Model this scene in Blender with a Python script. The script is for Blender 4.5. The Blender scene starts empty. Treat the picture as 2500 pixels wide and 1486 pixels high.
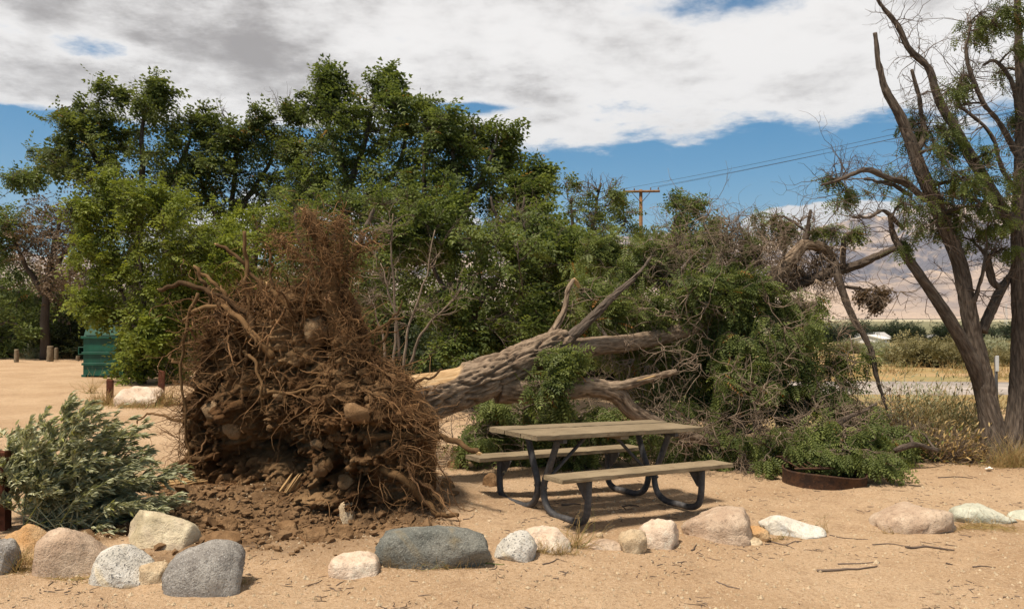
import bpy, math
import numpy as np
from mathutils import Vector

sc = bpy.context.scene
C = sc.collection
# ------------------------------------------------------------------ camera, sky, sun, exposure
F, PX, PY, CAMZ, HOR = 2000.0, 1250.0, 743.0, 1.81, 775.0     # focal length and centre in photo pixels
PITCH = math.atan((HOR - PY) / F)
cam_d = bpy.data.cameras.new('camera'); cam = bpy.data.objects.new('camera', cam_d); C.objects.link(cam)
cam_d.sensor_width = 36; cam_d.sensor_fit = 'HORIZONTAL'; cam_d.lens = F / 2500 * 36
cam_d.clip_start = 0.1; cam_d.clip_end = 60000
cam.location = (0, 0, CAMZ); cam.rotation_euler = (math.pi / 2 + PITCH, 0, 0)
sc.camera = cam
sc.view_settings.view_transform = 'Standard'; sc.view_settings.look = 'None'
sc.view_settings.gamma = 1; sc.view_settings.use_curve_mapping = False
sc.view_settings.exposure = 0.55
SUN = Vector((-0.33, -0.27, 0.90)).normalized()
sun_d = bpy.data.lights.new('sun', 'SUN'); sun = bpy.data.objects.new('sun', sun_d); C.objects.link(sun)
sun_d.energy = 4.1; sun_d.angle = math.radians(7); sun_d.color = (1, 0.895, 0.755)
sun.rotation_euler = SUN.to_track_quat('Z', 'Y').to_euler()
sc.cycles.max_bounces = 6; sc.cycles.diffuse_bounces = 3; sc.cycles.glossy_bounces = 2
sc.cycles.transmission_bounces = 4; sc.cycles.transparent_max_bounces = 8
sc.cycles.use_denoising = True
sc.cycles.caustics_reflective = False; sc.cycles.caustics_refractive = False

class NT:
    """tiny node-tree helper"""
    def __init__(s, nt): s.nt = nt; s.l = nt.links; nt.nodes.clear()
    def n(s, t, ins=None, **kw):
        nd = s.nt.nodes.new(t)
        for k, v in kw.items(): setattr(nd, k, v)
        for k, v in (ins or {}).items(): s.set(nd, k, v)
        return nd
    def set(s, nd, k, v):
        i = nd.inputs[k]
        if hasattr(v, 'node'): s.l.new(v, i)
        else:
            if i.type == 'RGBA' and not hasattr(v, '__len__'): v = (v, v, v, 1)
            if i.type == 'RGBA' and len(v) == 3: v = (*v, 1)
            i.default_value = v
    def m(s, op, a, b=0.0, c=0.0, clamp=False):
        nd = s.n('ShaderNodeMath', {0: a, 1: b, 2: c}, operation=op); nd.use_clamp = clamp
        return nd.outputs[0]
    def mix(s, f, a, b, mode='MIX'):
        nd = s.n('ShaderNodeMix', data_type='RGBA', blend_type=mode)
        s.set(nd, 0, f); s.set(nd, 6, a); s.set(nd, 7, b)
        return nd.outputs[2]
    def noise(s, vec, scale, detail=4, rough=.55, out=0, dist=0.0):
        nd = s.n('ShaderNodeTexNoise', {'Scale': scale, 'Detail': detail, 'Roughness': rough, 'Distortion': dist})
        if vec is not None: s.l.new(vec, nd.inputs['Vector'])
        return nd.outputs[out]
    def vor(s, vec, scale, feature='F1', out=0, rand=1.0):
        nd = s.n('ShaderNodeTexVoronoi', {'Scale': scale, 'Randomness': rand}, feature=feature)
        if vec is not None: s.l.new(vec, nd.inputs['Vector'])
        return nd.outputs[out]
    def ramp(s, f, lo, hi, a=0.0, b=1.0, smooth=True):
        nd = s.n('ShaderNodeMapRange', {0: f, 1: lo, 2: hi, 3: a, 4: b})
        if smooth: nd.interpolation_type = 'SMOOTHSTEP'
        return nd.outputs[0]
    def cramp(s, f, stops):
        nd = s.n('ShaderNodeValToRGB', {0: f}); e = nd.color_ramp.elements
        while len(e) < len(stops): e.new(0.5)
        for i, (p, c) in enumerate(stops): e[i].position = p; e[i].color = (*c, 1)
        return nd.outputs[0]

def build_world():
    w = bpy.data.worlds.new('World'); sc.world = w; w.use_nodes = True
    t = NT(w.node_tree)
    sky = t.n('ShaderNodeTexSky', sky_type='NISHITA'); sky.sun_disc = False
    sky.sun_elevation = math.asin(SUN.z); sky.sun_rotation = math.atan2(SUN.x, SUN.y)
    sky.altitude = 1200; sky.air_density = 1.0; sky.dust_density = 0.3; sky.ozone_density = 2.2
    hs = t.n('ShaderNodeHueSaturation', {'Color': sky.outputs[0], 'Saturation': 1.6, 'Value': .86, 'Hue': .488})
    bg = t.n('ShaderNodeBackground', {'Color': hs.outputs[0], 'Strength': 0.085})
    tc = t.n('ShaderNodeTexCoord').outputs['Generated']
    sp = t.n('ShaderNodeSeparateXYZ', {0: tc})
    x, y, z = sp.outputs
    r = t.m('SQRT', t.m('ADD', t.m('MULTIPLY', x, x), t.m('MULTIPLY', y, y)))
    el = t.m('ARCTAN2', z, r)                    # elevation
    az = t.m('ARCTAN2', x, y)                    # azimuth, 0 = north (straight ahead)
    # stratocumulus deck seen from below: noise on a plane overhead
    zz = t.m('ADD', t.m('MAXIMUM', z, 0.0), 0.12)
    cv = t.n('ShaderNodeCombineXYZ', {0: t.m('DIVIDE', x, zz), 1: t.m('DIVIDE', y, zz), 2: 0.37}).outputs[0]
    n1 = t.noise(cv, 0.62, 10, 0.58)
    n2 = t.noise(cv, 2.6, 10, 0.66)
    nf = t.m('ADD', t.m('MULTIPLY', t.m('SUBTRACT', n1, .5), 1.5), t.m('MULTIPLY', t.m('SUBTRACT', n2, .5), 1.15))
    # the deck's edge over the northern horizon rises to the west
    edge = t.m('ADD', 0.198, t.m('ADD', t.m('MULTIPLY', t.m('MINIMUM', az, 0.0), -0.09), t.m('MULTIPLY', t.m('MAXIMUM', az, 0.0), 0.06)))
    cov = t.m('ADD', nf, t.m('MULTIPLY', t.m('SUBTRACT', el, edge), 6.0))
    cov = t.m('MINIMUM', cov, t.m('ADD', 0.42, t.m('MULTIPLY', nf, .6)))
    def blob(px, py, rx, ry, amp):
        a0 = math.atan2(px - PX, F); e0 = math.atan2(HOR - py, math.hypot(F, px - PX))
        da = t.m('MULTIPLY', t.m('SUBTRACT', az, a0), F / rx); de = t.m('MULTIPLY', t.m('SUBTRACT', el, e0), F / ry)
        d2 = t.m('ADD', t.m('MULTIPLY', da, da), t.m('MULTIPLY', de, de))
        return t.m('MULTIPLY', t.m('EXPONENT', t.m('MULTIPLY', d2, -1.0)), amp)
    for b in ((230, 125, 110, 42, -0.62), (1730, 10, 240, 50, -0.42), (1180, 262, 200, 18, -0.5), (1330, 320, 190, 60, 0.45), (60, 195, 300, 70, .75), (450, 200, 330, 90, .55), (40, 330, 200, 60, -.5),
              (2050, 215, 260, 60, 0.4), (2380, 330, 130, 120, .3)):
        cov = t.m('ADD', cov, blob(*b))
    n4 = t.noise(cv, 9.0, 8, .65)
    cov = t.m('ADD', cov, t.m('MULTIPLY', t.m('SUBTRACT', n4, .5), .42))
    a_deck = t.ramp(cov, -0.03, 0.30)
    # a low bank of cumulus behind the mountains
    cv2 = t.n('ShaderNodeCombineXYZ', {0: t.m('MULTIPLY', az, 9.0), 1: t.m('MULTIPLY', el, 17.0), 2: 3.1}).outputs[0]
    n3 = t.noise(cv2, 1.6, 8, 0.55)
    cl = t.m('ADD', t.m('MULTIPLY', t.m('SUBTRACT', n3, .5), 1.6), -0.55)
    for b in ((1960, 540, 180, 44, 1.1), (2130, 545, 130, 52, 1.0), (640, 560, 500, 120, .9), (1250, 560, 200, 60, .5)):
        cl = t.m('ADD', cl, blob(*b))
    a_cum = t.ramp(cl, 0.0, 0.16)
    shade = t.m('ADD', t.m('ADD', t.m('MULTIPLY', n1, 0.70), t.m('MULTIPLY', n2, 0.62)), t.m('MULTIPLY', t.m('SUBTRACT', n4, .5), .3))
    thick = t.ramp(t.m('ADD', cov, t.m('MULTIPLY', n2, .4)), 0.25, 1.0)
    dark = t.m('MULTIPLY', thick, t.ramp(t.m('ADD', shade, t.m('MULTIPLY', az, -0.22)), 0.56, 0.92))
    dark = t.m('MAXIMUM', dark, t.m('MULTIPLY', t.ramp(el, .30, .75), .9))  # extra grey overhead, mostly out of view, added to cut the sky's fill light
    col = t.mix(dark, (0.69, 0.668, 0.65), (0.25, 0.228, 0.218))
    col = t.mix(a_cum, col, (0.69, 0.665, 0.645))
    alpha = t.m('MAXIMUM', a_deck, t.m('MULTIPLY', a_cum, .95))
    alpha = t.m('MULTIPLY', alpha, t.ramp(z, -0.02, 0.02))
    bgc = t.n('ShaderNodeBackground', {'Color': col, 'Strength': 1.0})
    ms = t.n('ShaderNodeMixShader', {0: alpha, 1: bg.outputs[0], 2: bgc.outputs[0]})
    t.l.new(ms.outputs[0], t.n('ShaderNodeOutputWorld').inputs[0])
build_world()

# ------------------------------------------------------------------ numpy helpers
rng = np.random.default_rng(7)
_perm = np.random.default_rng(3).permutation(512)
_grad = np.random.default_rng(4).normal(size=(512, 3)); _grad /= np.linalg.norm(_grad, axis=1)[:, None]
def perlin(p):
    p = np.asarray(p, float); i = np.floor(p).astype(int); f = p - i
    u = f * f * f * (f * (f * 6 - 15) + 10)
    out = 0
    for dx in (0, 1):
        for dy in (0, 1):
            for dz in (0, 1):
                h = _perm[(_perm[(_perm[(i[..., 0] + dx) & 511] + i[..., 1] + dy) & 511] + i[..., 2] + dz) & 511]
                g = (_grad[h] * (f - (dx, dy, dz))).sum(-1)
                wx = u[..., 0] if dx else 1 - u[..., 0]; wy = u[..., 1] if dy else 1 - u[..., 1]; wz = u[..., 2] if dz else 1 - u[..., 2]
                out = out + g * wx * wy * wz
    return out
def fbm(p, oct=4, lac=2.03, gain=.5, ridged=False):
    p = np.asarray(p, float); a, s, tot = 1.0, 0, 0
    for k in range(oct):
        n = perlin(p + k * 17.3)
        if ridged: n = 0.5 - np.abs(n) * 1.4
        s = s + a * n; p = p * lac; a *= gain
    return s
def sstep(x, a, b):
    t = np.clip((np.asarray(x, float) - a) / (b - a), 0, 1); return t * t * (3 - 2 * t)
def unit(v): return v / np.maximum(np.linalg.norm(v, axis=-1, keepdims=True), 1e-9)
cp, sp_ = math.cos(PITCH), math.sin(PITCH)
def W(px, py, Y):
    """world point on the ray of photo pixel (px,py) at distance Y ahead of the camera"""
    a, b = (px - PX) / F, (PY - py) / F
    d = np.array([a, cp - b * sp_, sp_ + b * cp]); d = d / d[1]
    return np.array([0, 0, CAMZ]) + d * Y
def _g2(x, y, cx, cy, rx, ry): return np.exp(-((x - cx) / rx) ** 2 - ((y - cy) / ry) ** 2)
def height(x, y):
    x = np.asarray(x, float); y = np.asarray(y, float)
    z = -0.055 * 1.6 * np.tanh((x - 0.85) / 1.6) * np.exp(-(y / 30) ** 2)
    z = z + 0.05 * fbm(np.stack([x * .35, y * .35, 0 * x], -1), 3) * sstep(y, 2, 6)
    z = z + 0.016 * fbm(np.stack([x * 2.3, y * 2.3, 0 * x + 5], -1), 3) + .005 * fbm(np.stack([x * 9, y * 9, 0 * x + 8], -1), 2) * (1 - sstep(y, 14, 24))
    z = z - .016 * sstep(fbm(np.stack([x * 3.1 + 7, y * 3.1, 0 * x], -1), 2), .12, .38) * (1 - sstep(y, 12, 20))
    z = z + 0.16 * _g2(x, y, -1.8, 8.1, 1.5, .7)                                  # mound under the root plate
    z = z - 0.16 * _g2(x, y, -1.75, 7.05, 1.0, .36)                               # scooped pit
    z = z + 0.07 * _g2(x, y, -1.2, 6.2, 1.1, .35)                                 # spoil at its rim
    z = z + 0.10 * _g2(x, y, -2.9, 7.4, .5, .5)
    so = soil(x, y)
    z = z + so * (0.075 * fbm(np.stack([x * 5, y * 5, 0 * x + 2], -1), 4) + 0.03 * np.abs(fbm(np.stack([x * 14, y * 14, 0 * x + 9], -1), 2)))
    z = z + 0.10 * _g2(x, y, 5.9, 9.6, 1.2, .9)                                   # rise under the forked tree
    return z
def valley(y):
    return -5.4 * np.interp(y, [40, 90, 240], [0, .35, 1.0]) - 3.0 * sstep(y, 240, 2500)
def soil(x, y):
    n = fbm(np.stack([x * 1.6, y * 1.6, 0 * x + 3], -1), 3) * .5
    d = np.sqrt(((x + 2.0) / 1.45) ** 2 + ((y - 7.15) / 1.2) ** 2)
    d2 = np.sqrt(((x + 1.85) / 1.25) ** 2 + ((y - 6.2) / .5) ** 2)
    return np.maximum(sstep(1.08 - d + n, 0.0, 0.28), .62 * sstep(1.0 - d2 + n, 0.0, .5))
def G(px, py, dz=0.0):
    """ground point seen at photo pixel (px,py)"""
    a, b = (px - PX) / F, (PY - py) / F
    d = np.array([a, cp - b * sp_, sp_ + b * cp]); d = d / d[1]
    Y = CAMZ / max(1e-4, -d[2])
    for _ in range(12):
        p = np.array([0, 0, CAMZ]) + d * Y
        Y = Y * 0.5 + 0.5 * (CAMZ - float(height(p[0], p[1]))) / max(1e-4, -d[2])
    p = np.array([0, 0, CAMZ]) + d * Y
    p[2] = float(height(p[0], p[1])) + dz
    return p

class MB:
    """collects vertices and faces; build() links them as ONE mesh object"""
    def __init__(s): s.v = []; s.f = []; s.a = {}; s.n = 0
    def add(s, v, faces, **att):
        v = np.asarray(v, float).reshape(-1, 3)
        for f in (faces if isinstance(faces, list) else [faces]):
            f = np.asarray(f, int)
            if f.size: s.f.append(f + s.n)
        s.v.append(v)
        for k, x in att.items(): s.a.setdefault(k, []).append((s.n, np.asarray(x, float)))
        s.n += len(v)
    def mesh(s, name, smooth=True):
        me = bpy.data.meshes.new(name)
        v = np.concatenate(s.v); me.vertices.add(len(v)); me.vertices.foreach_set('co', v.astype(np.float32).ravel())
        lv = np.concatenate([f.ravel() for f in s.f]); tot = np.concatenate([np.full(len(f), f.shape[1]) for f in s.f])
        st = np.concatenate([[0], np.cumsum(tot)[:-1]])
        me.loops.add(len(lv)); me.loops.foreach_set('vertex_index', lv.astype(np.int32))
        me.polygons.add(len(tot)); me.polygons.foreach_set('loop_start', st.astype(np.int32)); me.polygons.foreach_set('loop_total', tot.astype(np.int32))
        me.polygons.foreach_set('use_smooth', np.full(len(tot), smooth))
        for k, lst in s.a.items():
            dim = 3 if lst[0][1].ndim == 2 else 1
            arr = np.zeros((len(v), dim), np.float32)
            for o, x in lst: arr[o:o + len(x)] = x.reshape(-1, dim)
            at = me.attributes.new(k, 'FLOAT_VECTOR' if dim == 3 else 'FLOAT', 'POINT')
            at.data.foreach_set('vector' if dim == 3 else 'value', arr.ravel())
        me.update(calc_edges=True)
        return me
    def build(s, name, mat, parent=None, smooth=True, kind=None, label=None):
        return obj(name, s.mesh(name, smooth), mat, parent, kind, label)
def obj(name, me, mat=None, parent=None, kind=None, label=None):
    o = bpy.data.objects.new(name, me); C.objects.link(o)
    if mat is not None and not me.materials: me.materials.append(mat)
    if parent is not None:
        o.parent = parent
        p = parent; off = Vector((0, 0, 0))
        while p is not None: off = off + p.location; p = p.parent
        o.location = -off                              # parents are only ever translated while building
    if kind: o['kind'] = kind
    if label: o['label'] = label
    return o
def thing(name, label, cat, loc, group=None):
    o = bpy.data.objects.new(name, None); C.objects.link(o); o.location = Vector([float(q) for q in loc]); o.empty_display_size = .1
    return tag(o, label, cat, group)
def tag(o, label, cat, group=None):
    o['label'] = label; o['category'] = cat
    if group: o['group'] = group
    return o
def structure(o): o['kind'] = 'structure'; return o

def tubes(mb, P, R, sides=5, cap=True, tint=None, rough=0.0):
    """n tubes of k points each: P (n,k,3), R (n,k)"""
    P = np.asarray(P, float); R = np.asarray(R, float)
    if P.ndim == 2: P = P[None]; R = R[None]
    n, k, _ = P.shape
    T = unit(np.gradient(P, axis=1))
    mt = np.abs(P[:, -1] - P[:, 0]); ref = np.zeros((n, 3)); ref[np.arange(n), mt.argmin(1)] = 1
    A = unit(np.cross(T, ref[:, None, :])); B = np.cross(T, A)
    an = np.linspace(0, 2 * np.pi, sides, endpoint=False)
    ring = np.cos(an)[None, None, :, None] * A[:, :, None] + np.sin(an)[None, None, :, None] * B[:, :, None]
    seg = np.linalg.norm(np.diff(P, axis=1), axis=2); L = np.concatenate([np.zeros((n, 1)), np.cumsum(seg, 1)], 1)
    RR = R[:, :, None] * np.ones(sides)
    seed = rng.random(n) * 50
    bv = np.stack([np.repeat(L[:, :, None], sides, 2) + seed[:, None, None],
                   R[:, :, None] * np.cos(an), R[:, :, None] * np.sin(an)], -1)
    if rough: RR = RR * (1 + rough * perlin(bv * np.array([6., 22., 22.])))
    V = P[:, :, None] + RR[..., None] * ring
    i = np.arange(k - 1)[:, None] * sides; j = np.arange(sides)[None]
    q = np.stack([i + j, i + (j + 1) % sides, i + sides + (j + 1) % sides, i + sides + j], -1).reshape(-1, 4)
    Q = (np.arange(n)[:, None, None] * (k * sides) + q[None]).reshape(-1, 4)
    faces = [Q]
    if cap:
        e = (np.arange(n)[:, None] * (k * sides) + (k - 1) * sides + np.arange(sides)[None])
        faces += [e]
        faces += [(np.arange(n)[:, None] * (k * sides) + np.arange(sides)[None])[:, ::-1]]
    tn = (rng.random(n) if tint is None else np.full(n, tint))
    mb.add(V.reshape(-1, 3), faces, bv=bv.reshape(-1, 3), tint=np.repeat(tn, k * sides))
    return V
def spline(pts, n=24, jit=0.0, seed=None):
    """Catmull-Rom through the points (rows may carry extra columns such as the radius)"""
    p = np.asarray(pts, float); g = rng if seed is None else np.random.default_rng(seed)
    if len(p) == 2: p = np.stack([p[0], p.mean(0), p[1]])
    q = np.vstack([2 * p[0] - p[1], p, 2 * p[-1] - p[-2]])
    t = np.linspace(0, len(p) - 1 - 1e-6, n); i = t.astype(int); u = (t - i)[:, None]
    a, b, c, d = q[i], q[i + 1], q[i + 2], q[i + 3]
    r = .5 * (2 * b + (c - a) * u + (2 * a - 5 * b + 4 * c - d) * u ** 2 + (-a + 3 * b - 3 * c + d) * u ** 3)
    if jit:
        o = g.random(3) * 50
        s = np.linspace(0, len(p) * 1.7, n)
        for ax in range(3): r[:, ax] += jit * perlin(np.stack([s, s * 0 + o[ax], s * 0 + 7.7], -1)) * np.minimum(1, np.arange(n) / 3)
    return r
def limb(mb, pts, r0, r1, n=24, sides=8, jit=0.0, rough=0.0, taper=1.0):
    c = spline(pts, n, jit); r = r0 + (r1 - r0) * np.linspace(0, 1, n) ** taper
    tubes(mb, c, r, sides, rough=rough)
    return c, r
def wiggle(starts, dirs, lens, k, curl=.5, sag=0.0, wind=None):
    """n wandering paths: (n,k,3)"""
    n = len(starts); P = np.zeros((n, k, 3)); P[:, 0] = starts; d = unit(np.asarray(dirs, float))
    for j in range(1, k):
        d = d + rng.normal(size=(n, 3)) * curl / math.sqrt(k) * 1.2; d[:, 2] -= sag / k
        if wind is not None: d = d + np.asarray(wind) / k
        d = unit(d); P[:, j] = P[:, j - 1] + d * (np.asarray(lens) / (k - 1))[:, None]
    return P

# ------------------------------------------------------------------ foliage: compound leaves
def frond_template(pairs, lw, ll, bend, term=True):
    """unit-length pinnate leaf along +x, leaflets in y, normal z; one quad per leaflet"""
    V, Q = [], []
    def leaflet(base, ax, side, L, wd):
        ax = ax / np.linalg.norm(ax); s = np.cross([0, 0, 1.], ax); s /= np.linalg.norm(s)
        b = np.array(base); i = len(V)
        V.extend([b, b + ax * L * .5 + s * wd * .5 + (0, 0, .02), b + ax * L + (0, 0, -.03 * L), b + ax * L * .5 - s * wd * .5 + (0, 0, .02)])
        Q.append([i, i + 1, i + 2, i + 3])
    for k in range(pairs):
        x = .12 + .80 * k / max(1, pairs - 1) if pairs > 1 else .5
        z = -bend * x * x; tap = 1 - .35 * abs(x - .5) * 2
        for sd in (-1, 1): leaflet((x, 0, z), np.array([.55, sd, -.25 - bend * .4]), sd, ll * tap, lw * tap)
    if term: leaflet((.9, 0, -bend * .81), np.array([1., 0, -bend * 1.6]), 1, ll, lw)
    return np.array(V), np.array(Q)
FR_NEAR = [frond_template(6, .105, .26, b) for b in (.12, .3, .5)]
FR_MID = [frond_template(4, .17, .32, b) for b in (.12, .3, .5)]
FR_FAR = [frond_template(3, .26, .42, b) for b in (.1, .3)]
FR_BG = [frond_template(4, .17, .30, b) for b in (.1, .25, .4)]
def lance_template(bend):
    xs = [0, .3, .65, 1]; w = [.03, .125, .11, 0]
    V = []
    for x, q in zip(xs[:3], w[:3]): V += [(x, q, -bend * x * x), (x, -q, -bend * x * x)]
    V.append((1, 0, -bend)); Q = [[0, 2, 3, 1], [2, 4, 5, 3]]
    return np.array(V, float), np.array(Q), np.array([[4, 6, 5]])
def fronds(mb, P, D, L, templates, roll=1.0, tint=None):
    """place compound leaves: position P, direction D, length L (all arrays)"""
    P = np.asarray(P, float); n = len(P)
    if n == 0: return
    D = unit(D); up = np.tile([0, 0, 1.], (n, 1)) + rng.normal(size=(n, 3)) * .45 * roll
    S = unit(np.cross(up, D)); Nn = np.cross(D, S)
    tint = rng.random(n) if tint is None else tint
    which = rng.integers(0, len(templates), n)
    for ti, tp in enumerate(templates):
        m = which == ti; k = m.sum()
        if not k: continue
        V0 = tp[0]; nv = len(V0)
        loc = V0[None] * np.asarray(L)[m][:, None, None]
        V = P[m][:, None] + loc[..., :1] * D[m][:, None] + loc[..., 1:2] * S[m][:, None] + loc[..., 2:3] * Nn[m][:, None]
        fs = [(np.arange(k)[:, None, None] * nv + q[None]).reshape(-1, q.shape[1]) for q in tp[1:]]
        mb.add(V.reshape(-1, 3), fs, tint=np.repeat(tint[m], nv))
WIND = np.array([.85, -.1, .18])

# ------------------------------------------------------------------ materials
def material(name, fn):
    m = bpy.data.materials.new(name); m.use_nodes = True; t = NT(m.node_tree)
    sh = fn(t); t.l.new(sh, t.n('ShaderNodeOutputMaterial').inputs[0]); return m
def pbr(t, col, rough=.85, h=None, bs=.5, bd=.01, spec=.3, metal=0.0):
    p = t.n('ShaderNodeBsdfPrincipled', {'Base Color': col, 'Roughness': rough, 'Specular IOR Level': spec, 'Metallic': metal})
    if h is not None:
        b = t.n('ShaderNodeBump', {'Height': h, 'Strength': bs, 'Distance': bd}); t.l.new(b.outputs[0], p.inputs['Normal'])
    return p.outputs[0]
def attr(t, name, out='Fac'): return t.n('ShaderNodeAttribute', attribute_name=name).outputs[out]
def objco(t): return t.n('ShaderNodeTexCoord').outputs['Object']
def geopos(t): return t.n('ShaderNodeNewGeometry').outputs['Position']
def vscale(t, v, s):
    return t.n('ShaderNodeVectorMath', {0: v, 1: s}, operation='MULTIPLY').outputs[0]

def leaf_mat(name, dark, light, odd=(.30, .17, .05), oddf=.02, trans=.35, gloss=.12):
    def fn(t):
        tint = attr(t, 'tint')
        n = t.noise(geopos(t), 1.1, 3, .6)
        f = t.m('ADD', t.m('MULTIPLY', tint, .65), t.m('MULTIPLY', t.m('SUBTRACT', n, .3), .8), clamp=True)
        c = t.mix(f, dark, light)
        c = t.mix(t.m('GREATER_THAN', t.m('FRACT', t.m('MULTIPLY', tint, 37.0)), 1 - oddf), c, odd)
        d = t.n('ShaderNodeBsdfPrincipled', {'Base Color': c, 'Roughness': .5, 'Specular IOR Level': gloss * 2})
        tr = t.n('ShaderNodeBsdfTranslucent', {'Color': t.mix(.5, c, t.mix(1.0, c, (1.3, 1.25, .45), 'MULTIPLY'))})
        return t.n('ShaderNodeMixShader', {0: trans, 1: d.outputs[0], 2: tr.outputs[0]}).outputs[0]
    return material(name, fn)
def bark_mat(name, lo, hi, across=60., along=7., bd=.012):
    def fn(t):
        v = vscale(t, attr(t, 'bv', 'Vector'), (along, across, across))
        n = t.noise(v, 1.0, 5, .62, dist=.4); n2 = t.noise(vscale(t, v, (.3, .25, .25)), 1.0, 3)
        h = t.ramp(t.m('ABSOLUTE', t.m('SUBTRACT', n, .5)), 0.0, .22)
        c = t.mix(t.ramp(n2, .3, .7), lo, hi)
        c = t.mix(t.m('MULTIPLY', h, .55), t.mix(.45, c, lo), c)
        c = t.mix(t.m('MULTIPLY', t.m('SUBTRACT', attr(t, 'tint'), .5), .35), c, hi)
        return pbr(t, c, .92, h, 1.0, bd, .15)
    return material(name, fn)
def plain_wood(name, lo, hi, across=90., along=6.):
    def fn(t):
        v = vscale(t, attr(t, 'bv', 'Vector'), (along, across, across))
        n = t.noise(v, 1.0, 4, .6); c = t.mix(t.m('ADD', t.m('MULTIPLY', attr(t, 'tint'), .7), t.m('SUBTRACT', n, .35), clamp=True), lo, hi)
        return pbr(t, c, .88, n, .6, .006, .2)
    return material(name, fn)

def sand_fn(t):
    p = geopos(t); so = attr(t, 'soil'); zone = attr(t, 'zone', 'Vector')
    sp3 = t.n('ShaderNodeSeparateXYZ', {0: zone}).outputs      # x: scrub, y: green field, z: pale flat
    n1 = t.noise(p, .55, 5, .6); n2 = t.noise(p, 6.0, 5, .65); n3 = t.noise(p, 130.0, 3, .75); n4 = t.noise(p, 38.0, 4, .7)
    c = t.mix(t.ramp(n1, .32, .68), (.425, .280, .160), (.53, .372, .230))
    c = t.mix(t.ramp(t.noise(p, 1.7, 5, .7), .52, .70, 0, .45), c, (.30, .19, .108))
    c = t.mix(t.m('MULTIPLY', t.ramp(n2, .5, .72), .42), c, (.27, .165, .09))
    c = t.mix(t.ramp(n3, .54, .70, 0, .75), c, (.20, .125, .075))
    c = t.mix(t.ramp(n3, .46, .30, 0, .65), c, (.70, .56, .43))
    c = t.mix(t.ramp(n4, .53, .68, 0, .62), c, (.215, .13, .07)); c = t.mix(t.ramp(n4, .46, .34, 0, .5), c, (.62, .475, .335))
    s = t.mix(t.ramp(n2, .35, .65), (.105, .058, .027), (.235, .142, .070))
    s = t.mix(t.ramp(n3, .58, .74, 0, .6), s, (.34, .22, .12))
    c = t.mix(t.m('MULTIPLY', so, .9), c, s)
    scr = t.mix(t.ramp(t.noise(p, .5, 5, .65), .38, .62), (.40, .25, .10), (.235, .215, .085))
    c = t.mix(t.m('MULTIPLY', sp3[0], t.ramp(t.noise(p, .25, 4), .3, .5)), c, scr)
    fld = t.mix(t.ramp(t.noise(vscale(t, p, (.004, .02, 1)), 1.0, 5), .35, .65), (.125, .125, .062), (.24, .22, .125))
    c = t.mix(sp3[1], c, fld)
    c = t.mix(sp3[2], c, t.mix(t.ramp(t.noise(vscale(t, p, (.0008, .004, 1)), 1.0, 4), .35, .6), (.62, .50, .36), (.36, .34, .2)))
    h = t.m('ADD', t.m('MULTIPLY', n3, .5), t.m('ADD', t.m('MULTIPLY', n4, 1.0), n2))
    return pbr(t, c, .95, h, 1.0, .022, .12)
M = {}
M['sand'] = material('sand', sand_fn)
M['leaf_dark'] = leaf_mat('locust_leaf_dark', (.050, .072, .019), (.205, .240, .064), oddf=.008, trans=.42)
M['leaf_mid'] = leaf_mat('locust_leaf', (.045, .072, .018), (.205, .245, .064), oddf=.006, trans=.45)
M['leaf_bright'] = leaf_mat('locust_leaf_young', (.080, .112, .017), (.30, .340, .060), oddf=.0, trans=.42)
M['leaf_fallen'] = leaf_mat('locust_leaf_wilting', (.042, .066, .019), (.27, .31, .092), odd=(.36, .16, .04), oddf=.010, trans=.42)
M['leaf_brown'] = leaf_mat('withered_leaf', (.10, .065, .04), (.24, .17, .11), oddf=0, trans=.25)
M['leaf_olive'] = leaf_mat('scrub_leaf', (.12, .105, .042), (.27, .235, .11), oddf=0, trans=.2)
M['leaf_sage'] = leaf_mat('sage_leaf', (.20, .21, .105), (.60, .60, .41), odd=(.34, .35, .11), oddf=.06, trans=.25, gloss=.1)
M['leaf_pale'] = leaf_mat('rabbitbrush_leaf', (.17, .18, .10), (.34, .35, .22), oddf=0, trans=.2)
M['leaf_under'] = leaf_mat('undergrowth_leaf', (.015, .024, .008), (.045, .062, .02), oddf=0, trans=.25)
M['straw'] = leaf_mat('straw', (.30, .185, .062), (.55, .40, .18), odd=(.2, .22, .06), oddf=.1, trans=.2)
M['bark'] = bark_mat('locust_bark', (.075, .055, .042), (.235, .185, .145))
M['bark_trunk'] = bark_mat('fallen_trunk_bark', (.13, .088, .055), (.40, .31, .225), 45., 9., .02)
M['bark_far'] = plain_wood('bark_far', (.045, .034, .026), (.13, .10, .075), 30., 3.)
M['twig'] = plain_wood('bare_twig', (.095, .065, .045), (.31, .235, .17))
M['twig_dark'] = plain_wood('dark_twig', (.07, .05, .038), (.20, .15, .115))
M['root'] = plain_wood('root_bark', (.048, .025, .012), (.30, .165, .076), 60., 12.)
M['root_dark'] = plain_wood('thick_root_bark', (.045, .024, .010), (.195, .112, .048), 60., 12.)
M['root_fine'] = plain_wood('fine_root', (.055, .028, .012), (.34, .19, .085))
M['heart'] = plain_wood('split_heartwood', (.27, .16, .065), (.56, .38, .19), 140., 10.)
M['bare_wood'] = plain_wood('barkless_wood', (.44, .27, .12), (.66, .46, .25), 30., 3.)

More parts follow.
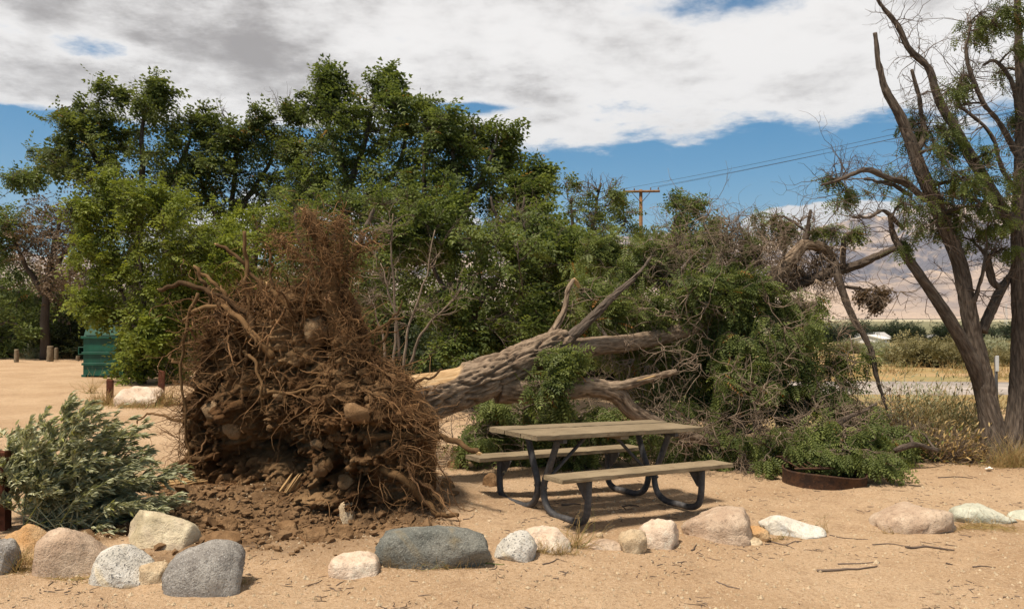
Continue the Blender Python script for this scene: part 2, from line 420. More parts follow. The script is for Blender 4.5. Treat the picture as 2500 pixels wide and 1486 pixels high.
def soil_fn(t):
    p = objco(t); n = t.noise(p, 5.0, 6, .65); n2 = t.noise(p, 60., 4, .7); n3 = t.noise(p, 1.6, 3)
    c = t.mix(t.ramp(n, .35, .68), (.050, .025, .011), (.165, .088, .040))
    c = t.mix(t.ramp(n3, .44, .64), c, (.27, .168, .085)); c = t.mix(t.ramp(n2, .6, .75, 0, .6), c, (.40, .27, .15))
    return pbr(t, c, .97, t.m('ADD', n, t.m('MULTIPLY', n2, .35)), 1.0, .05, .08)
M['soil'] = material('root_soil', soil_fn)
M['clod'] = material('earth_clod', lambda t: pbr(t, t.mix(t.noise(objco(t), 9., 4), (.10, .056, .026), (.27, .17, .092)), .97, t.noise(objco(t), 70., 4), 1., .01, .1))

def rock_mat(name, a, b, speck=(.06, .055, .05), spf=.35, stain=None, spscale=95., light=None):
    def fn(t):
        p = objco(t); n = t.noise(p, 3.2, 5, .62); n2 = t.noise(p, spscale, 2, .7); n3 = t.noise(p, 22., 5, .7)
        c = t.mix(t.ramp(n, .36, .66), a, b)
        c = t.mix(t.ramp(n3, .5, .68, 0, .6), c, tuple(x * .5 for x in a)); c = t.mix(t.ramp(t.noise(p, 7., 4, .7), .52, .7, 0, .45), c, tuple(min(.75, x * 1.35) for x in b))
        c = t.mix(t.ramp(n2, .56, .66, 0, spf), c, speck)
        if light: c = t.mix(t.ramp(n2, .42, .34, 0, .6), c, light)
        if stain: c = t.mix(t.ramp(t.noise(p, 1.7, 4, .6, dist=.8), .5, .62, 0, .85), c, stain)
        return pbr(t, c, .9, t.m('ADD', t.m('MULTIPLY', n2, .35), t.m('ADD', n3, n)), 1.0, .02, .2)
    return material(name, fn)
M['r_pink'] = rock_mat('pink_granite', (.42, .30, .21), (.54, .42, .31))
M['r_orange'] = rock_mat('orange_granite', (.46, .25, .10), (.52, .36, .2))
M['r_grey'] = rock_mat('grey_granite', (.22, .20, .18), (.34, .32, .29), light=(.55, .53, .5), spf=.6)
M['r_blue'] = rock_mat('bluegrey_granite', (.125, .13, .115), (.215, .21, .18), light=(.36, .36, .33), spf=.5, stain=(.24, .20, .13))
M['r_white'] = rock_mat('white_speckled_granite', (.50, .47, .41), (.62, .59, .53), speck=(.05, .05, .055), spf=.85, stain=(.62, .50, .30), spscale=70)
M['r_cream'] = rock_mat('cream_sandstone', (.44, .37, .24), (.60, .51, .36), speck=(.24, .18, .12), spf=.25, stain=(.44, .36, .26))
M['r_tan'] = rock_mat('tan_stone', (.46, .34, .21), (.58, .46, .31), spf=.3)
M['r_palepink'] = rock_mat('pale_pink_stone', (.60, .45, .33), (.70, .58, .46), speck=(.36, .20, .12), spf=.35)
M['r_pale'] = rock_mat('pale_stone', (.60, .55, .46), (.68, .64, .55), speck=(.3, .27, .24), spf=.3, stain=(.45, .46, .46))
M['r_dirty'] = rock_mat('dirty_tan_stone', (.20, .125, .065), (.34, .23, .13), speck=(.08, .05, .03), spf=.4)
M['r_green'] = rock_mat('pale_green_stone', (.47, .47, .37), (.58, .56, .45), speck=(.25, .24, .18), spf=.3)
M['r_soil'] = rock_mat('soil_stained_stone', (.17, .095, .043), (.30, .185, .095), speck=(.08, .045, .02), spf=.4)

def paint_wood_fn(t):
    p = objco(t)
    v = vscale(t, p, (2.0, 38., 38.)); n = t.noise(v, 1.0, 5, .6, dist=.3); n2 = t.noise(vscale(t, p, (5, 26, 26)), 1.0, 5, .7); n3 = t.noise(p, 2.4, 4)
    c = t.mix(t.ramp(n3, .35, .7), (.210, .160, .098), (.290, .225, .142))
    c = t.mix(t.ramp(n2, .57, .66, 0, .85), c, (.11, .07, .038)); c = t.mix(t.ramp(n, .55, .70, 0, .5), c, (.14, .10, .058))
    c = t.mix(t.ramp(n2, .33, .29, 0, .6), c, (.36, .17, .09))
    c = t.mix(t.ramp(t.noise(p, 70., 3, .7), .58, .72, 0, .4), c, (.44, .37, .26))
    oi = t.n('ShaderNodeObjectInfo').outputs['Random']; c = t.mix(t.m('MULTIPLY', oi, .30), c, (.15, .125, .088))
    return pbr(t, c, .85, t.m('ADD', n, t.m('MULTIPLY', n2, .5)), 1.0, .008, .2)
M['plank'] = material('painted_plank', paint_wood_fn)
def steel_fn(t):
    p = objco(t); n = t.noise(p, 9., 5, .65)
    c = t.mix(t.ramp(t.noise(p, 30., 3), .4, .7), (.042, .041, .043), (.078, .074, .074))
    c = t.mix(t.ramp(n, .66, .70), c, (.30, .29, .2))
    return pbr(t, c, t.ramp(n, .3, .7, .55, .75), n, .2, .003, .5)
M['steel'] = material('dark_painted_steel', steel_fn)
def rust_fn(t):
    p = objco(t); n = t.noise(p, 7., 6, .68); n2 = t.noise(p, 45., 3)
    c = t.mix(t.ramp(n, .35, .65), (.030, .017, .012), (.095, .045, .022))
    c = t.mix(t.ramp(n2, .6, .75, 0, .6), c, (.17, .08, .04))
    return pbr(t, c, .88, t.m('ADD', n, n2), .6, .006, .3, .1)
M['rust'] = material('rusty_steel', rust_fn)
def green_fn(t):
    p = objco(t); n = t.noise(p, 3., 5); n2 = t.noise(vscale(t, p, (6, 6, 1)), 1.0, 4)
    c = t.mix(t.ramp(n, .35, .7), (.004, .052, .031), (.008, .088, .052))
    c = t.mix(t.ramp(n2, .64, .76, 0, .6), c, (.05, .11, .075))
    return pbr(t, c, .5, n, .15, .01, .4)
M['dumpster'] = material('dumpster_green', green_fn)
def simple(name, col, rough=.8, sc_=8., var=.35):
    def fn(t):
        n = t.noise(objco(t), sc_, 4, .6)
        return pbr(t, t.mix(t.ramp(n, .3, .7), tuple(x * (1 - var) for x in col), tuple(min(1, x * (1 + var * .5)) for x in col)), rough, n, .3, .004, .25)
    return material(name, fn)
M['post'] = simple('weathered_post', (.20, .155, .10), .9, 14)
M['post_red'] = simple('brown_painted_post', (.105, .035, .018), .85, 10, .5)
M['pole'] = simple('pole_timber', (.20, .105, .045), .9, 5)
M['asphalt'] = simple('old_asphalt', (.36, .315, .28), .92, 1.2, .25)
M['white'] = simple('white_paint', (.72, .70, .66), .6, 5, .15)
M['paper'] = simple('paper', (.75, .72, .66), .9, 20, .15)
M['roofgrey'] = simple('roof_grey', (.42, .41, .40), .7, 2, .2)
M['dark'] = simple('dark_opening', (.012, .022, .017), .95, 3, .3)
M['wire'] = simple('wire', (.05, .05, .055), .6, 2, .1)
M['ceramic'] = simple('insulator', (.14, .09, .06), .4, 2, .1)
M['signback'] = simple('sign_back', (.55, .56, .56), .45, 4, .12)
M['ash'] = simple('ash', (.22, .19, .165), .95, 25, .5)
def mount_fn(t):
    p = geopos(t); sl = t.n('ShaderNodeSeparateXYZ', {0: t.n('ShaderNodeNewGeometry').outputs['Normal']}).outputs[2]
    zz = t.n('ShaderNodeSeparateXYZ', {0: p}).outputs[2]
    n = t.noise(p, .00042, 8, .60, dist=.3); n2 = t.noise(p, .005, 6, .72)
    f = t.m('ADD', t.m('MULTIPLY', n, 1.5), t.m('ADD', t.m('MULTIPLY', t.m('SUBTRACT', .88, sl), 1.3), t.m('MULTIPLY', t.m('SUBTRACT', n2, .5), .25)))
    c = t.mix(t.ramp(f, .58, .98), (.52, .395, .30), (.135, .125, .15))  # tan rock; the large grey-blue patches are cloud shadow painted into its colour
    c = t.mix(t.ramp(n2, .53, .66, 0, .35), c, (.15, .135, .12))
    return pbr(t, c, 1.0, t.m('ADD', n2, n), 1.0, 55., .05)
M['mountain'] = material('desert_rock_painted_shade', mount_fn)

# ------------------------------------------------------------------ terrain, road, hills
def build_terrain():
    ys = np.concatenate([np.linspace(-6, 2.4, 12), np.geomspace(2.6, 16, 340), np.geomspace(16.2, 60, 110), np.geomspace(63, 9000, 60)])
    u = np.linspace(-1, 1, 420); u = np.sign(u) * (np.abs(u) * .72 + .28 * np.abs(u) ** 3)
    X = u[None] * (4.0 + np.maximum(ys, 0)[:, None] * 1.0); Y = np.repeat(ys[:, None], len(u), 1)
    Z = height(X, Y)
    far = sstep(Y, 26, 90); Z = Z * (1 - far) + valley(Y)
    i = np.arange(len(ys) - 1)[:, None] * len(u) + np.arange(len(u) - 1)[None]
    q = np.stack([i, i + 1, i + len(u) + 1, i + len(u)], -1).reshape(-1, 4)
    n = fbm(np.stack([X * .12, Y * .12, 0 * X], -1), 3)
    right = sstep(X - .02 * Y, 1.5, 5.5)
    scrub = np.clip(right * sstep(Y + n * 3, 10.5, 13.5) * .75 + sstep(Y + n * 6, 37, 41) * .9, 0, 1)
    green = sstep(Y, 120, 420) * (1 - sstep(Y, 1700, 2600)); pale = sstep(Y, 1700, 2600)
    mb = MB(); mb.add(np.stack([X, Y, Z], -1), q, soil=soil(X, Y).ravel(), zone=np.stack([scrub, green, pale], -1).reshape(-1, 3))
    structure(mb.build('ground', M['sand']))
build_terrain()

def build_road():
    xs = np.linspace(2, 60, 60); mid = 21.6 - .06 * (xs - 10)
    rows = []
    for o in (-1.75, -1.72, 0, 1.72, 1.75):
        y = mid + o; z = height(xs, y) * (1 - sstep(y, 26, 90)) + (.05 if abs(o) < 1.74 else -.05)
        rows.append(np.stack([xs, y, z], -1))
    V = np.stack(rows); n = len(xs); i = np.arange(4)[:, None] * n + np.arange(n - 1)[None]
    mb = MB(); mb.add(V, np.stack([i, i + 1, i + n + 1, i + n], -1).reshape(-1, 4))
    structure(mb.build('road', M['asphalt']))
build_road()

def build_mountains():
    az = np.radians(np.linspace(-48, 48, 900)); d = np.geomspace(5200, 16000, 190)
    A, D = np.meshgrid(az, d); X = D * np.sin(A); Y = D * np.cos(A)
    p = np.stack([X / 2600, Y / 2600, 0 * X + 1.3], -1)
    r = fbm(p, 7, 2.1, .56, ridged=True) / 1.05
    crest = 1120 + 330 * sstep(A, .30, .55) - 420 * sstep(A, .16, -.25)
    Z = 150 * sstep(D, 5400, 8200) + crest * sstep(D + r * 900, 6500, 12800) ** 1.15 * (.55 + .44 * r)
    lo = _g2(A, D, .52, 6900, .16, 700) * 120 * (1 + fbm(p * 3, 4, ridged=True)); Z = Z + np.maximum(lo, 0)
    Z = Z * (1 - .35 * sstep(D, 13500, 16000)) - 6
    n = len(az); i = np.arange(len(d) - 1)[:, None] * n + np.arange(n - 1)[None]
    mb = MB(); mb.add(np.stack([X, Y, Z], -1), np.stack([i, i + 1, i + n + 1, i + n], -1).reshape(-1, 4))
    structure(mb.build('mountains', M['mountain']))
build_mountains()

def build_haze():
    a, b = (-17500, -60, -160), (17500, 17000, 2150)
    mb = MB(); V = np.array([(x, y, z) for x in (a[0], b[0]) for y in (a[1], b[1]) for z in (a[2], b[2])], float)
    mb.add(V, np.array([[0, 1, 3, 2], [4, 6, 7, 5], [0, 4, 5, 1], [2, 3, 7, 6], [0, 2, 6, 4], [1, 5, 7, 3]]))
    m = bpy.data.materials.new('haze'); m.use_nodes = True; t = NT(m.node_tree)
    v = t.n('ShaderNodeVolumePrincipled', {'Color': (.70, .81, .97), 'Density': 3.8e-5, 'Anisotropy': .2})
    t.l.new(v.outputs[0], t.n('ShaderNodeOutputMaterial').inputs['Volume'])
    mb.build('haze', m, smooth=False, kind='stuff')
build_haze()

# ------------------------------------------------------------------ trees
class Tree:
    """one tree: skeleton nodes, limbs, twigs and compound leaves, built into separate parts"""
    def __init__(s, root, bark, leaf, tpl, flen, far=False):
        s.root, s.bark, s.leaf, s.tpl, s.flen, s.far = root, bark, leaf, tpl, flen, far
        s.nodes = []; s.wood = MB(); s.tw = MB(); s.P = []; s.D = []; s.scale = []
    def limb(s, pts, r0, r1, n=20, sides=7, jit=.08, rough=0.0, mb=None, taper=1.0):
        c, r = limb(mb or s.wood, pts, r0, r1, n, sides, jit, rough, taper)
        s.nodes += [(c[i], r[i]) for i in range(2, n)]
        return c
    def attach(s, c):
        q = np.array([a for a, _ in s.nodes]); v = c - q
        d = np.linalg.norm(v, axis=1) + np.maximum(0, -v[:, 2]) * 1.2
        return s.nodes[int(d.argmin())]
    def clump(s, c, rad, nb=9, per=26, wind=WIND, leafy=1.0, droop=.25, twr=.010, fl=None, up=.25):
        """a limb out to c, then side branches filling an ellipsoid of radii rad, each with sprays of leaves"""
        c = np.asarray(c, float); rad = np.asarray(rad, float); fl = fl or s.flen
        a, ra = s.attach(c)
        L = np.linalg.norm(c - a); r0 = min(ra * .75, .02 + .022 * L); k = 12
        mid = a * .5 + c * .5 + rng.normal(size=3) * L * .10 + np.array([0, 0, .10 * L])
        pth = spline([a, mid, c], k, .05 * L)
        if s.far: tubes(s.wood, pth, np.linspace(r0, twr * 1.3, k), 5)
        else: bm_ = MB(); tubes(bm_, pth, np.linspace(r0, twr * 1.3, k), 6); bm_.build('branch', s.bark, s.root)
        s.nodes += [(pth[i], max(twr * 1.3, r0 * (1 - i / k))) for i in range(3, k)]
        dirs = unit(rng.normal(size=(nb, 3)) + (0, 0, up) + wind * .35); ends = c + dirs * rad * np.where(rng.random((nb, 1)) < .15, 1.55, rng.uniform(.45, 1.2, (nb, 1)))
        st = pth[rng.integers(int(k * .5), k, nb)]
        kk = 7; u = np.linspace(0, 1, kk)[None, :, None]
        B = st[:, None] * (1 - u) + ends[:, None] * u
        bow = rng.normal(size=(nb, 1, 3)) * .12 * rad.mean() + wind * .12 * rad.mean()
        B = B + bow * (4 * u * (1 - u)) + rng.normal(size=B.shape) * .03 * rad.mean()
        tubes(s.tw, B, np.linspace(twr, twr * .3, kk)[None].repeat(nb, 0), 3 if s.far else 4)
        # secondary twigs
        m = nb * 4; bi = rng.integers(0, nb, m); tj = rng.integers(2, kk, m)
        d2 = unit(unit(B[bi, tj] - B[bi, tj - 1]) * .6 + rng.normal(size=(m, 3)) * .75 + wind * .5); l2 = rng.uniform(.2, .75, m) * rad.mean()
        T2 = wiggle(B[bi, tj], d2, l2, 5, .35, 0, wind * .7)
        tubes(s.tw, T2, np.linspace(twr * .55, twr * .2, 5)[None].repeat(m, 0), 3)
        if leafy > 0:
            # some twigs carry most of the leaves, so that tufts and gaps alternate
            n = int(nb * per * leafy); w = rng.random(n) < .25; wt = rng.gamma(.8, 1, m); wt /= wt.sum()
            bi = rng.integers(0, nb, n); f = rng.uniform(.35, 1, n) * (kk - 1); j = np.minimum(f.astype(int), kk - 2); fr = (f - j)[:, None]
            P1 = B[bi, j] * (1 - fr) + B[bi, j + 1] * fr; D1 = unit(B[bi, j + 1] - B[bi, j])
            ti = rng.choice(m, n, p=wt); f = rng.uniform(.1, 1, n) * 4; j = np.minimum(f.astype(int), 3); fr = (f - j)[:, None]
            P2 = T2[ti, j] * (1 - fr) + T2[ti, j + 1] * fr; D2 = unit(T2[ti, j + 1] - T2[ti, j])
            P = np.where(w[:, None], P1, P2); D = np.where(w[:, None], D1, D2)
            D = unit(D * .6 + wind * rng.uniform(.4, 1.1, (n, 1)) + rng.normal(size=(n, 3)) * .34 - np.array([0, 0, droop]))
            s.P.append(P); s.D.append(D); s.scale.append(fl * rng.uniform(.65, 1.2, n))
    def bare(s, start, d, L, n=14, r=.012, curl=.6, spread=.7, sub=3):
        """a leafless spray of fine branches"""
        d = unit(np.asarray(d, float)); a = np.asarray(start, float)
        P = wiggle(np.tile(a, (n, 1)), d + rng.normal(size=(n, 3)) * spread, L * rng.uniform(.5, 1, n), 8, curl)
        tubes(s.tw, P, np.linspace(r, r * .25, 8)[None].repeat(n, 0), 4)
        m = n * sub; pi = rng.integers(0, n, m); tj = rng.integers(2, 8, m)
        Q = wiggle(P[pi, tj], unit(P[pi, tj] - P[pi, tj - 1]) + rng.normal(size=(m, 3)) * .6, L * rng.uniform(.15, .4, m), 6, curl)
        tubes(s.tw, Q, np.linspace(r * .45, r * .15, 6)[None].repeat(m, 0), 3)
    def finish(s, trunk_name='trunk', crown='crown', twig_mat=None):
        if s.wood.n: s.wood.build(trunk_name, s.bark, s.root)
        if s.tw.n: s.tw.build('twigs', twig_mat or s.bark, s.root, kind='stuff')
        if s.P:
            mb = MB(); fronds(mb, np.concatenate(s.P), np.concatenate(s.D), np.concatenate(s.scale), s.tpl)
            mb.build(crown, s.leaf, s.root, smooth=False, kind='stuff')
        return s.root
BG = 'locust trees standing behind the fallen tree'
def px_clumps(T, Y, lst, spread=1.2, **kw):
    for c in sorted(lst, key=lambda c: -c[1]):
        px, py, r = c[:3]; ry = c[3] if len(c) > 3 else r
        yy = Y + rng.uniform(-spread, spread)
        s_ = yy / F
        T.clump(W(px, py, yy), (r * s_ * 1.1, r * s_ * 1.2, ry * s_ * 1.05), **dict(kw, per=int(kw.get('per', 26) * .58)))
        for _ in range(2):
            an = rng.uniform(0, 6.28); q = rng.uniform(.7, 1.25); T.clump(W(px + r * q * math.cos(an), py - ry * q * math.sin(an) * .9, yy + rng.normal() * r * s_), np.array([.62, .6, .36]) * r * s_ * rng.uniform(.7, 1.1), **dict(kw, nb=4, per=int(kw.get('per', 26) * .50)))
def bg_tree(name, label, cat, base_px, base_Y, trunk, clumps, leaf, r0=.22, spread=1.3, dense=1.0, bare=(), group=BG, fl=.56, tpl=None, nb=10, per=27, bark='bark_far', twig=None):
    b = np.array([W(base_px, 800, base_Y)[0], base_Y, 0.]); b[2] = float(height(b[0], b[1])) * (1 - sstep(base_Y, 26, 90)) - .05
    root = thing(name, label, cat, b, group)
    T = Tree(root, M[bark], M[leaf], tpl or FR_BG, fl, True)
    for pts in trunk:
        pp = [(b if q is None else W(q[0], q[1], base_Y + (q[2] if len(q) > 2 else 0))) for q in pts]
        T.limb(pp, r0 if pts[0] is None else r0 * .6, r0 * .22, 22, 7, .12, .12)
    px_clumps(T, base_Y, clumps, spread, nb=nb, per=int(per * dense * .85))
    for c_ in clumps[::4]:      # dead twigs scattered through the crown
        T.bare(W(c_[0] + rng.normal() * c_[2] * .5, c_[1], base_Y - .4), (rng.normal() * .6, 0, 1), c_[2] * 1.3 * base_Y / F, 4, .010, .6, .5, 4)
    for (px, py, dx, dy, L) in bare:
        a = W(px, py, base_Y); e = W(px + dx, py + dy, base_Y)
        T.bare(a, e - a, L * base_Y / F, 9, .016, .5, .35, 4)
        aa, ra = T.attach(a); tubes(T.wood, spline([aa, (aa + a) / 2 + rng.normal(size=3) * .1, a], 8), np.linspace(.04, .018, 8), 5)
    return T.finish(twig_mat=M[twig] if twig else None)

def build_background_trees():
    # westmost thicket and its dead grey tree
    bg_tree('locust_tree', 'dark green tree at the left edge of the picture beside a withered one', 'tree', -30, 36, [[None, (-20, 700), (10, 560)]],
            [(10, 560, 50), (-40, 500, 60), (20, 640, 60), (60, 760, 60), (-30, 760, 70), (30, 830, 50, 30), (90, 810, 50, 40), (-90, 620, 80), (40, 440, 45, 25), (70, 425, 40, 16)], 'leaf_mid', dense=1.1)
    bg_tree('dead_tree', 'withered grey brown tree full of dry twigs at left', 'tree', 110, 35, [[None, (110, 720), (130, 600), (150, 520)], [(110, 720), (60, 640), (20, 560)], [(120, 680), (170, 600), (210, 540)]],
            [(120, 620, 70), (150, 540, 60), (80, 540, 60), (170, 680, 60), (110, 700, 60), (50, 600, 60), (200, 600, 50)], 'leaf_brown', dense=.28, nb=26, per=30, twig='twig',
            bare=[(120, 640, -30, -120, 130), (160, 600, 30, -100, 110), (80, 600, -50, -80, 120), (150, 700, 60, -60, 120)])
    # tall dark pair at left
    bg_tree('locust_tree', 'tall dark locust tree with ragged crown reaching the clouds at upper left', 'tree', 330, 33, [[None, (330, 700), (340, 520), (345, 400), (350, 260)], [(338, 560), (260, 430), (200, 330), (160, 270)], [(340, 520), (420, 440), (470, 330)]],
            [(350, 230, 32, 40), (330, 290, 45), (250, 240, 42), (250, 310, 50), (195, 280, 40), (175, 340, 42), (135, 310, 34), (220, 380, 50), (290, 360, 60), (150, 385, 40, 30), (100, 400, 40, 22),
             (340, 420, 60), (270, 440, 55), (200, 450, 45), (390, 380, 50), (430, 330, 40), (470, 300, 35), (400, 470, 60), (320, 520, 70), (450, 430, 50), (230, 520, 70), (430, 540, 70), (330, 600, 80), (480, 380, 40), (375, 225, 22, 28)], 'leaf_dark', dense=1.1, r0=.26)
    bg_tree('locust_tree', 'dark locust tree with a bare top branch left of centre', 'tree', 560, 34, [[None, (560, 720), (560, 560), (570, 440), (580, 330)], [(560, 580), (500, 470), (480, 380)], [(562, 540), (640, 430), (690, 330)]],
            [(560, 360, 45), (500, 400, 50), (540, 430, 50), (600, 420, 50), (640, 350, 45), (690, 330, 40), (670, 400, 50), (720, 390, 40), (590, 330, 35), (520, 480, 60), (600, 500, 60), (680, 470, 60), (720, 470, 50),
             (530, 560, 70), (630, 570, 70), (480, 620, 60), (570, 650, 70), (690, 560, 60), (620, 290, 25), (540, 320, 28), (700, 280, 22)], 'leaf_dark', dense=.95,
            bare=[(510, 340, 50, -90, 95), (560, 300, -30, -70, 80), (690, 290, -15, -80, 95), (705, 300, 20, -90, 95)], twig='twig_dark')
    bg_tree('locust_tree', 'tallest locust tree in the middle with wind blown tufts against the cloud', 'tree', 840, 31, [[None, (840, 720), (845, 540), (845, 440), (810, 330), (780, 210)], [(845, 470), (890, 350), (920, 230)], [(845, 520), (960, 420), (1000, 300)]],
            [(775, 205, 38, 34), (800, 190, 28), (760, 240, 28), (790, 260, 40), (830, 290, 45), (900, 235, 34), (935, 205, 28), (930, 260, 35), (870, 320, 50), (800, 340, 55), (760, 380, 50), (930, 320, 48), (960, 370, 50),
             (1005, 255, 30), (1000, 320, 45), (860, 400, 55), (790, 440, 60), (920, 430, 60), (850, 480, 60), (730, 450, 45), (960, 470, 60), (880, 560, 70), (790, 540, 70), (700, 520, 60), (960, 560, 70)], 'leaf_mid', dense=1.0, r0=.24)
    bg_tree('locust_tree', 'broad locust tree at centre with its crown swept to the right', 'tree', 1120, 29, [[None, (1110, 760), (1100, 600), (1110, 450), (1100, 330)], [(1105, 560), (1170, 450), (1210, 350)], [(1105, 590), (1040, 480), (1030, 350)]],
            [(1075, 305, 38, 34), (1100, 350, 45), (1050, 370, 50), (1150, 350, 45), (1195, 340, 40), (1215, 385, 36), (1160, 410, 55), (1090, 430, 60), (1030, 430, 50), (1220, 440, 45), (1140, 480, 60), (1060, 500, 60),
             (1230, 500, 55), (1180, 560, 70), (1280, 440, 36, 28), (1310, 420, 24, 16), (1290, 480, 40), (1090, 570, 70), (1010, 540, 60), (1040, 310, 30)], 'leaf_mid', dense=1.0, r0=.24)
    bg_tree('locust_tree', 'brownish half bare locust tree right of the centre trees', 'tree', 1270, 27, [[None, (1270, 760), (1270, 620), (1280, 480)], [(1270, 640), (1220, 560), (1200, 480)]],
            [(1270, 520, 45), (1300, 560, 45), (1240, 600, 50), (1310, 620, 50), (1220, 540, 40), (1330, 560, 40), (1280, 660, 60)], 'leaf_mid', dense=.6, r0=.16, twig='twig',
            bare=[(1270, 560, -20, -80, 110), (1240, 570, -40, -70, 100), (1290, 600, 10, -100, 110), (1300, 540, 30, -60, 80)])
    bg_tree('locust_tree', 'slim half bare tree beside the utility pole', 'tree', 1440, 25, [[None, (1430, 760), (1425, 640), (1450, 540), (1465, 450)], [(1425, 640), (1400, 560), (1395, 480)], [(1435, 590), (1500, 570), (1530, 530)]],
            [(1390, 490, 32), (1410, 540, 36), (1440, 520, 28), (1480, 510, 34), (1510, 520, 32), (1520, 570, 30), (1390, 590, 36), (1455, 575, 30), (1380, 450, 16), (1500, 470, 20)], 'leaf_dark', dense=.55, r0=.13, fl=.3,
            bare=[(1460, 470, 0, -60, 75), (1480, 480, 40, -60, 75), (1440, 480, -30, -50, 60)], twig='twig_dark')
    bg_tree('locust_tree', 'leaning locust sprig in leaf right of the utility pole', 'tree', 1600, 23, [[None, (1610, 760), (1620, 640), (1650, 530)], [(1620, 640), (1600, 580), (1590, 550)]],
            [(1645, 500, 26, 24), (1670, 520, 30), (1690, 500, 22, 14), (1640, 555, 30), (1600, 625, 36), (1660, 580, 40), (1620, 620, 40), (1730, 560, 18), (1570, 640, 40)], 'leaf_mid', dense=.8, r0=.10, fl=.3)
    # nearer trees between the road and the fallen trunk
    bg_tree('locust_tree', 'green locust tree behind the top of the upturned roots', 'tree', 600, 26, [[None, (600, 760), (620, 620), (640, 520)]],
            [(620, 560, 60), (560, 600, 60), (670, 600, 60), (520, 570, 50), (590, 660, 70), (660, 690, 70), (720, 620, 60), (760, 560, 50), (700, 520, 50), (500, 650, 50), (760, 680, 70), (640, 760, 70), (560, 740, 60)], 'leaf_bright', dense=.8, fl=.42, tpl=FR_MID)
    bg_tree('locust_tree', 'leafy locust sapling standing behind the fallen trunk', 'tree', 1150, 16, [[None, (1155, 800), (1170, 700), (1185, 600)], [(1160, 760), (1230, 660), (1280, 600)], [(1158, 790), (1060, 660), (1040, 560)]],
            [(1100, 600, 80, 60), (1180, 590, 80, 60), (1250, 620, 80, 60), (1040, 560, 60), (980, 560, 60), (1120, 690, 80), (1210, 700, 90, 70), (1300, 660, 70), (1350, 620, 55), (1000, 640, 70), (1150, 780, 70), (1250, 780, 80), (1080, 780, 60),
             (1320, 740, 70), (1190, 850, 60, 40), (1100, 860, 60, 40), (950, 500, 50), (930, 590, 50), (1390, 640, 40), (1040, 500, 45), (1280, 560, 50)], 'leaf_mid', r0=.10, dense=1.0, fl=.31, tpl=FR_MID, spread=.9, nb=12, per=34, bark='bark')
    bg_tree('locust_tree', 'locust tree crowding behind the root spike', 'tree', 800, 23, [[None, (800, 780), (810, 640), (830, 520)], [(805, 700), (740, 600), (720, 520)], [(806, 680), (880, 580), (920, 500)]],
            [(740, 540, 60), (820, 520, 60), (900, 540, 65), (780, 620, 70), (880, 630, 75), (940, 600, 60), (720, 640, 60), (830, 710, 75), (920, 710, 75), (760, 740, 70), (880, 790, 70), (960, 660, 60), (700, 760, 60)], 'leaf_mid', dense=.85, fl=.42, tpl=FR_MID)
    bg_tree('locust_tree', 'dark green tree filling the gap right of the centre trees', 'tree', 1330, 20, [[None, (1330, 800), (1340, 690), (1350, 600)], [(1335, 760), (1400, 680), (1440, 620)]],
            [(1340, 600, 60), (1400, 640, 60), (1300, 660, 70), (1370, 700, 75), (1450, 690, 65), (1300, 760, 75), (1400, 780, 75), (1470, 770, 65), (1340, 840, 70), (1440, 840, 70), (1250, 840, 70), (1520, 730, 60), (1540, 800, 60)], 'leaf_dark', dense=.9, fl=.38, tpl=FR_MID)
    bg_tree('locust_tree', 'green tree in the shadow left of the root plate behind the dumpster', 'tree', 470, 28, [[None, (470, 780), (470, 660), (460, 560)], [(470, 720), (420, 640), (390, 590)]],
            [(460, 560, 60), (400, 600, 60), (500, 640, 65), (420, 680, 70), (480, 740, 70), (380, 720, 60), (540, 720, 60), (420, 800, 60), (500, 820, 60), (560, 800, 60)], 'leaf_dark', dense=.9)
    # young bright tree by the parking lot
    bg_tree('young_locust_tree', 'bright green young locust tree in front of the green dumpster', 'tree', 350, 22, [[None, (345, 860), (350, 740), (340, 620), (330, 500)], [(348, 820), (300, 720), (260, 620)], [(350, 800), (430, 700), (500, 600)]],
            [(340, 500, 50, 45), (390, 500, 50, 36), (280, 480, 42, 36), (230, 460, 38, 30), (220, 540, 50), (300, 560, 60), (380, 570, 60), (450, 580, 55), (170, 520, 26, 20), (240, 620, 60), (330, 640, 60), (420, 650, 60), (500, 600, 55), (560, 590, 45),
             (210, 680, 50), (290, 710, 60), (380, 720, 60), (460, 700, 60), (540, 660, 50), (180, 735, 38, 30), (250, 760, 45, 30), (340, 780, 50), (420, 780, 50, 40), (320, 840, 45, 40), (370, 870, 50, 40), (390, 820, 45), (490, 760, 40), (310, 890, 30, 22), (400, 905, 26, 18), (215, 600, 40), (315, 795, 34, 26), (320, 860, 30, 30), (345, 820, 36, 30)],
            'leaf_bright', r0=.10, dense=1.0, fl=.38, tpl=FR_MID, spread=.8, group=None, nb=11, per=26)
build_background_trees()

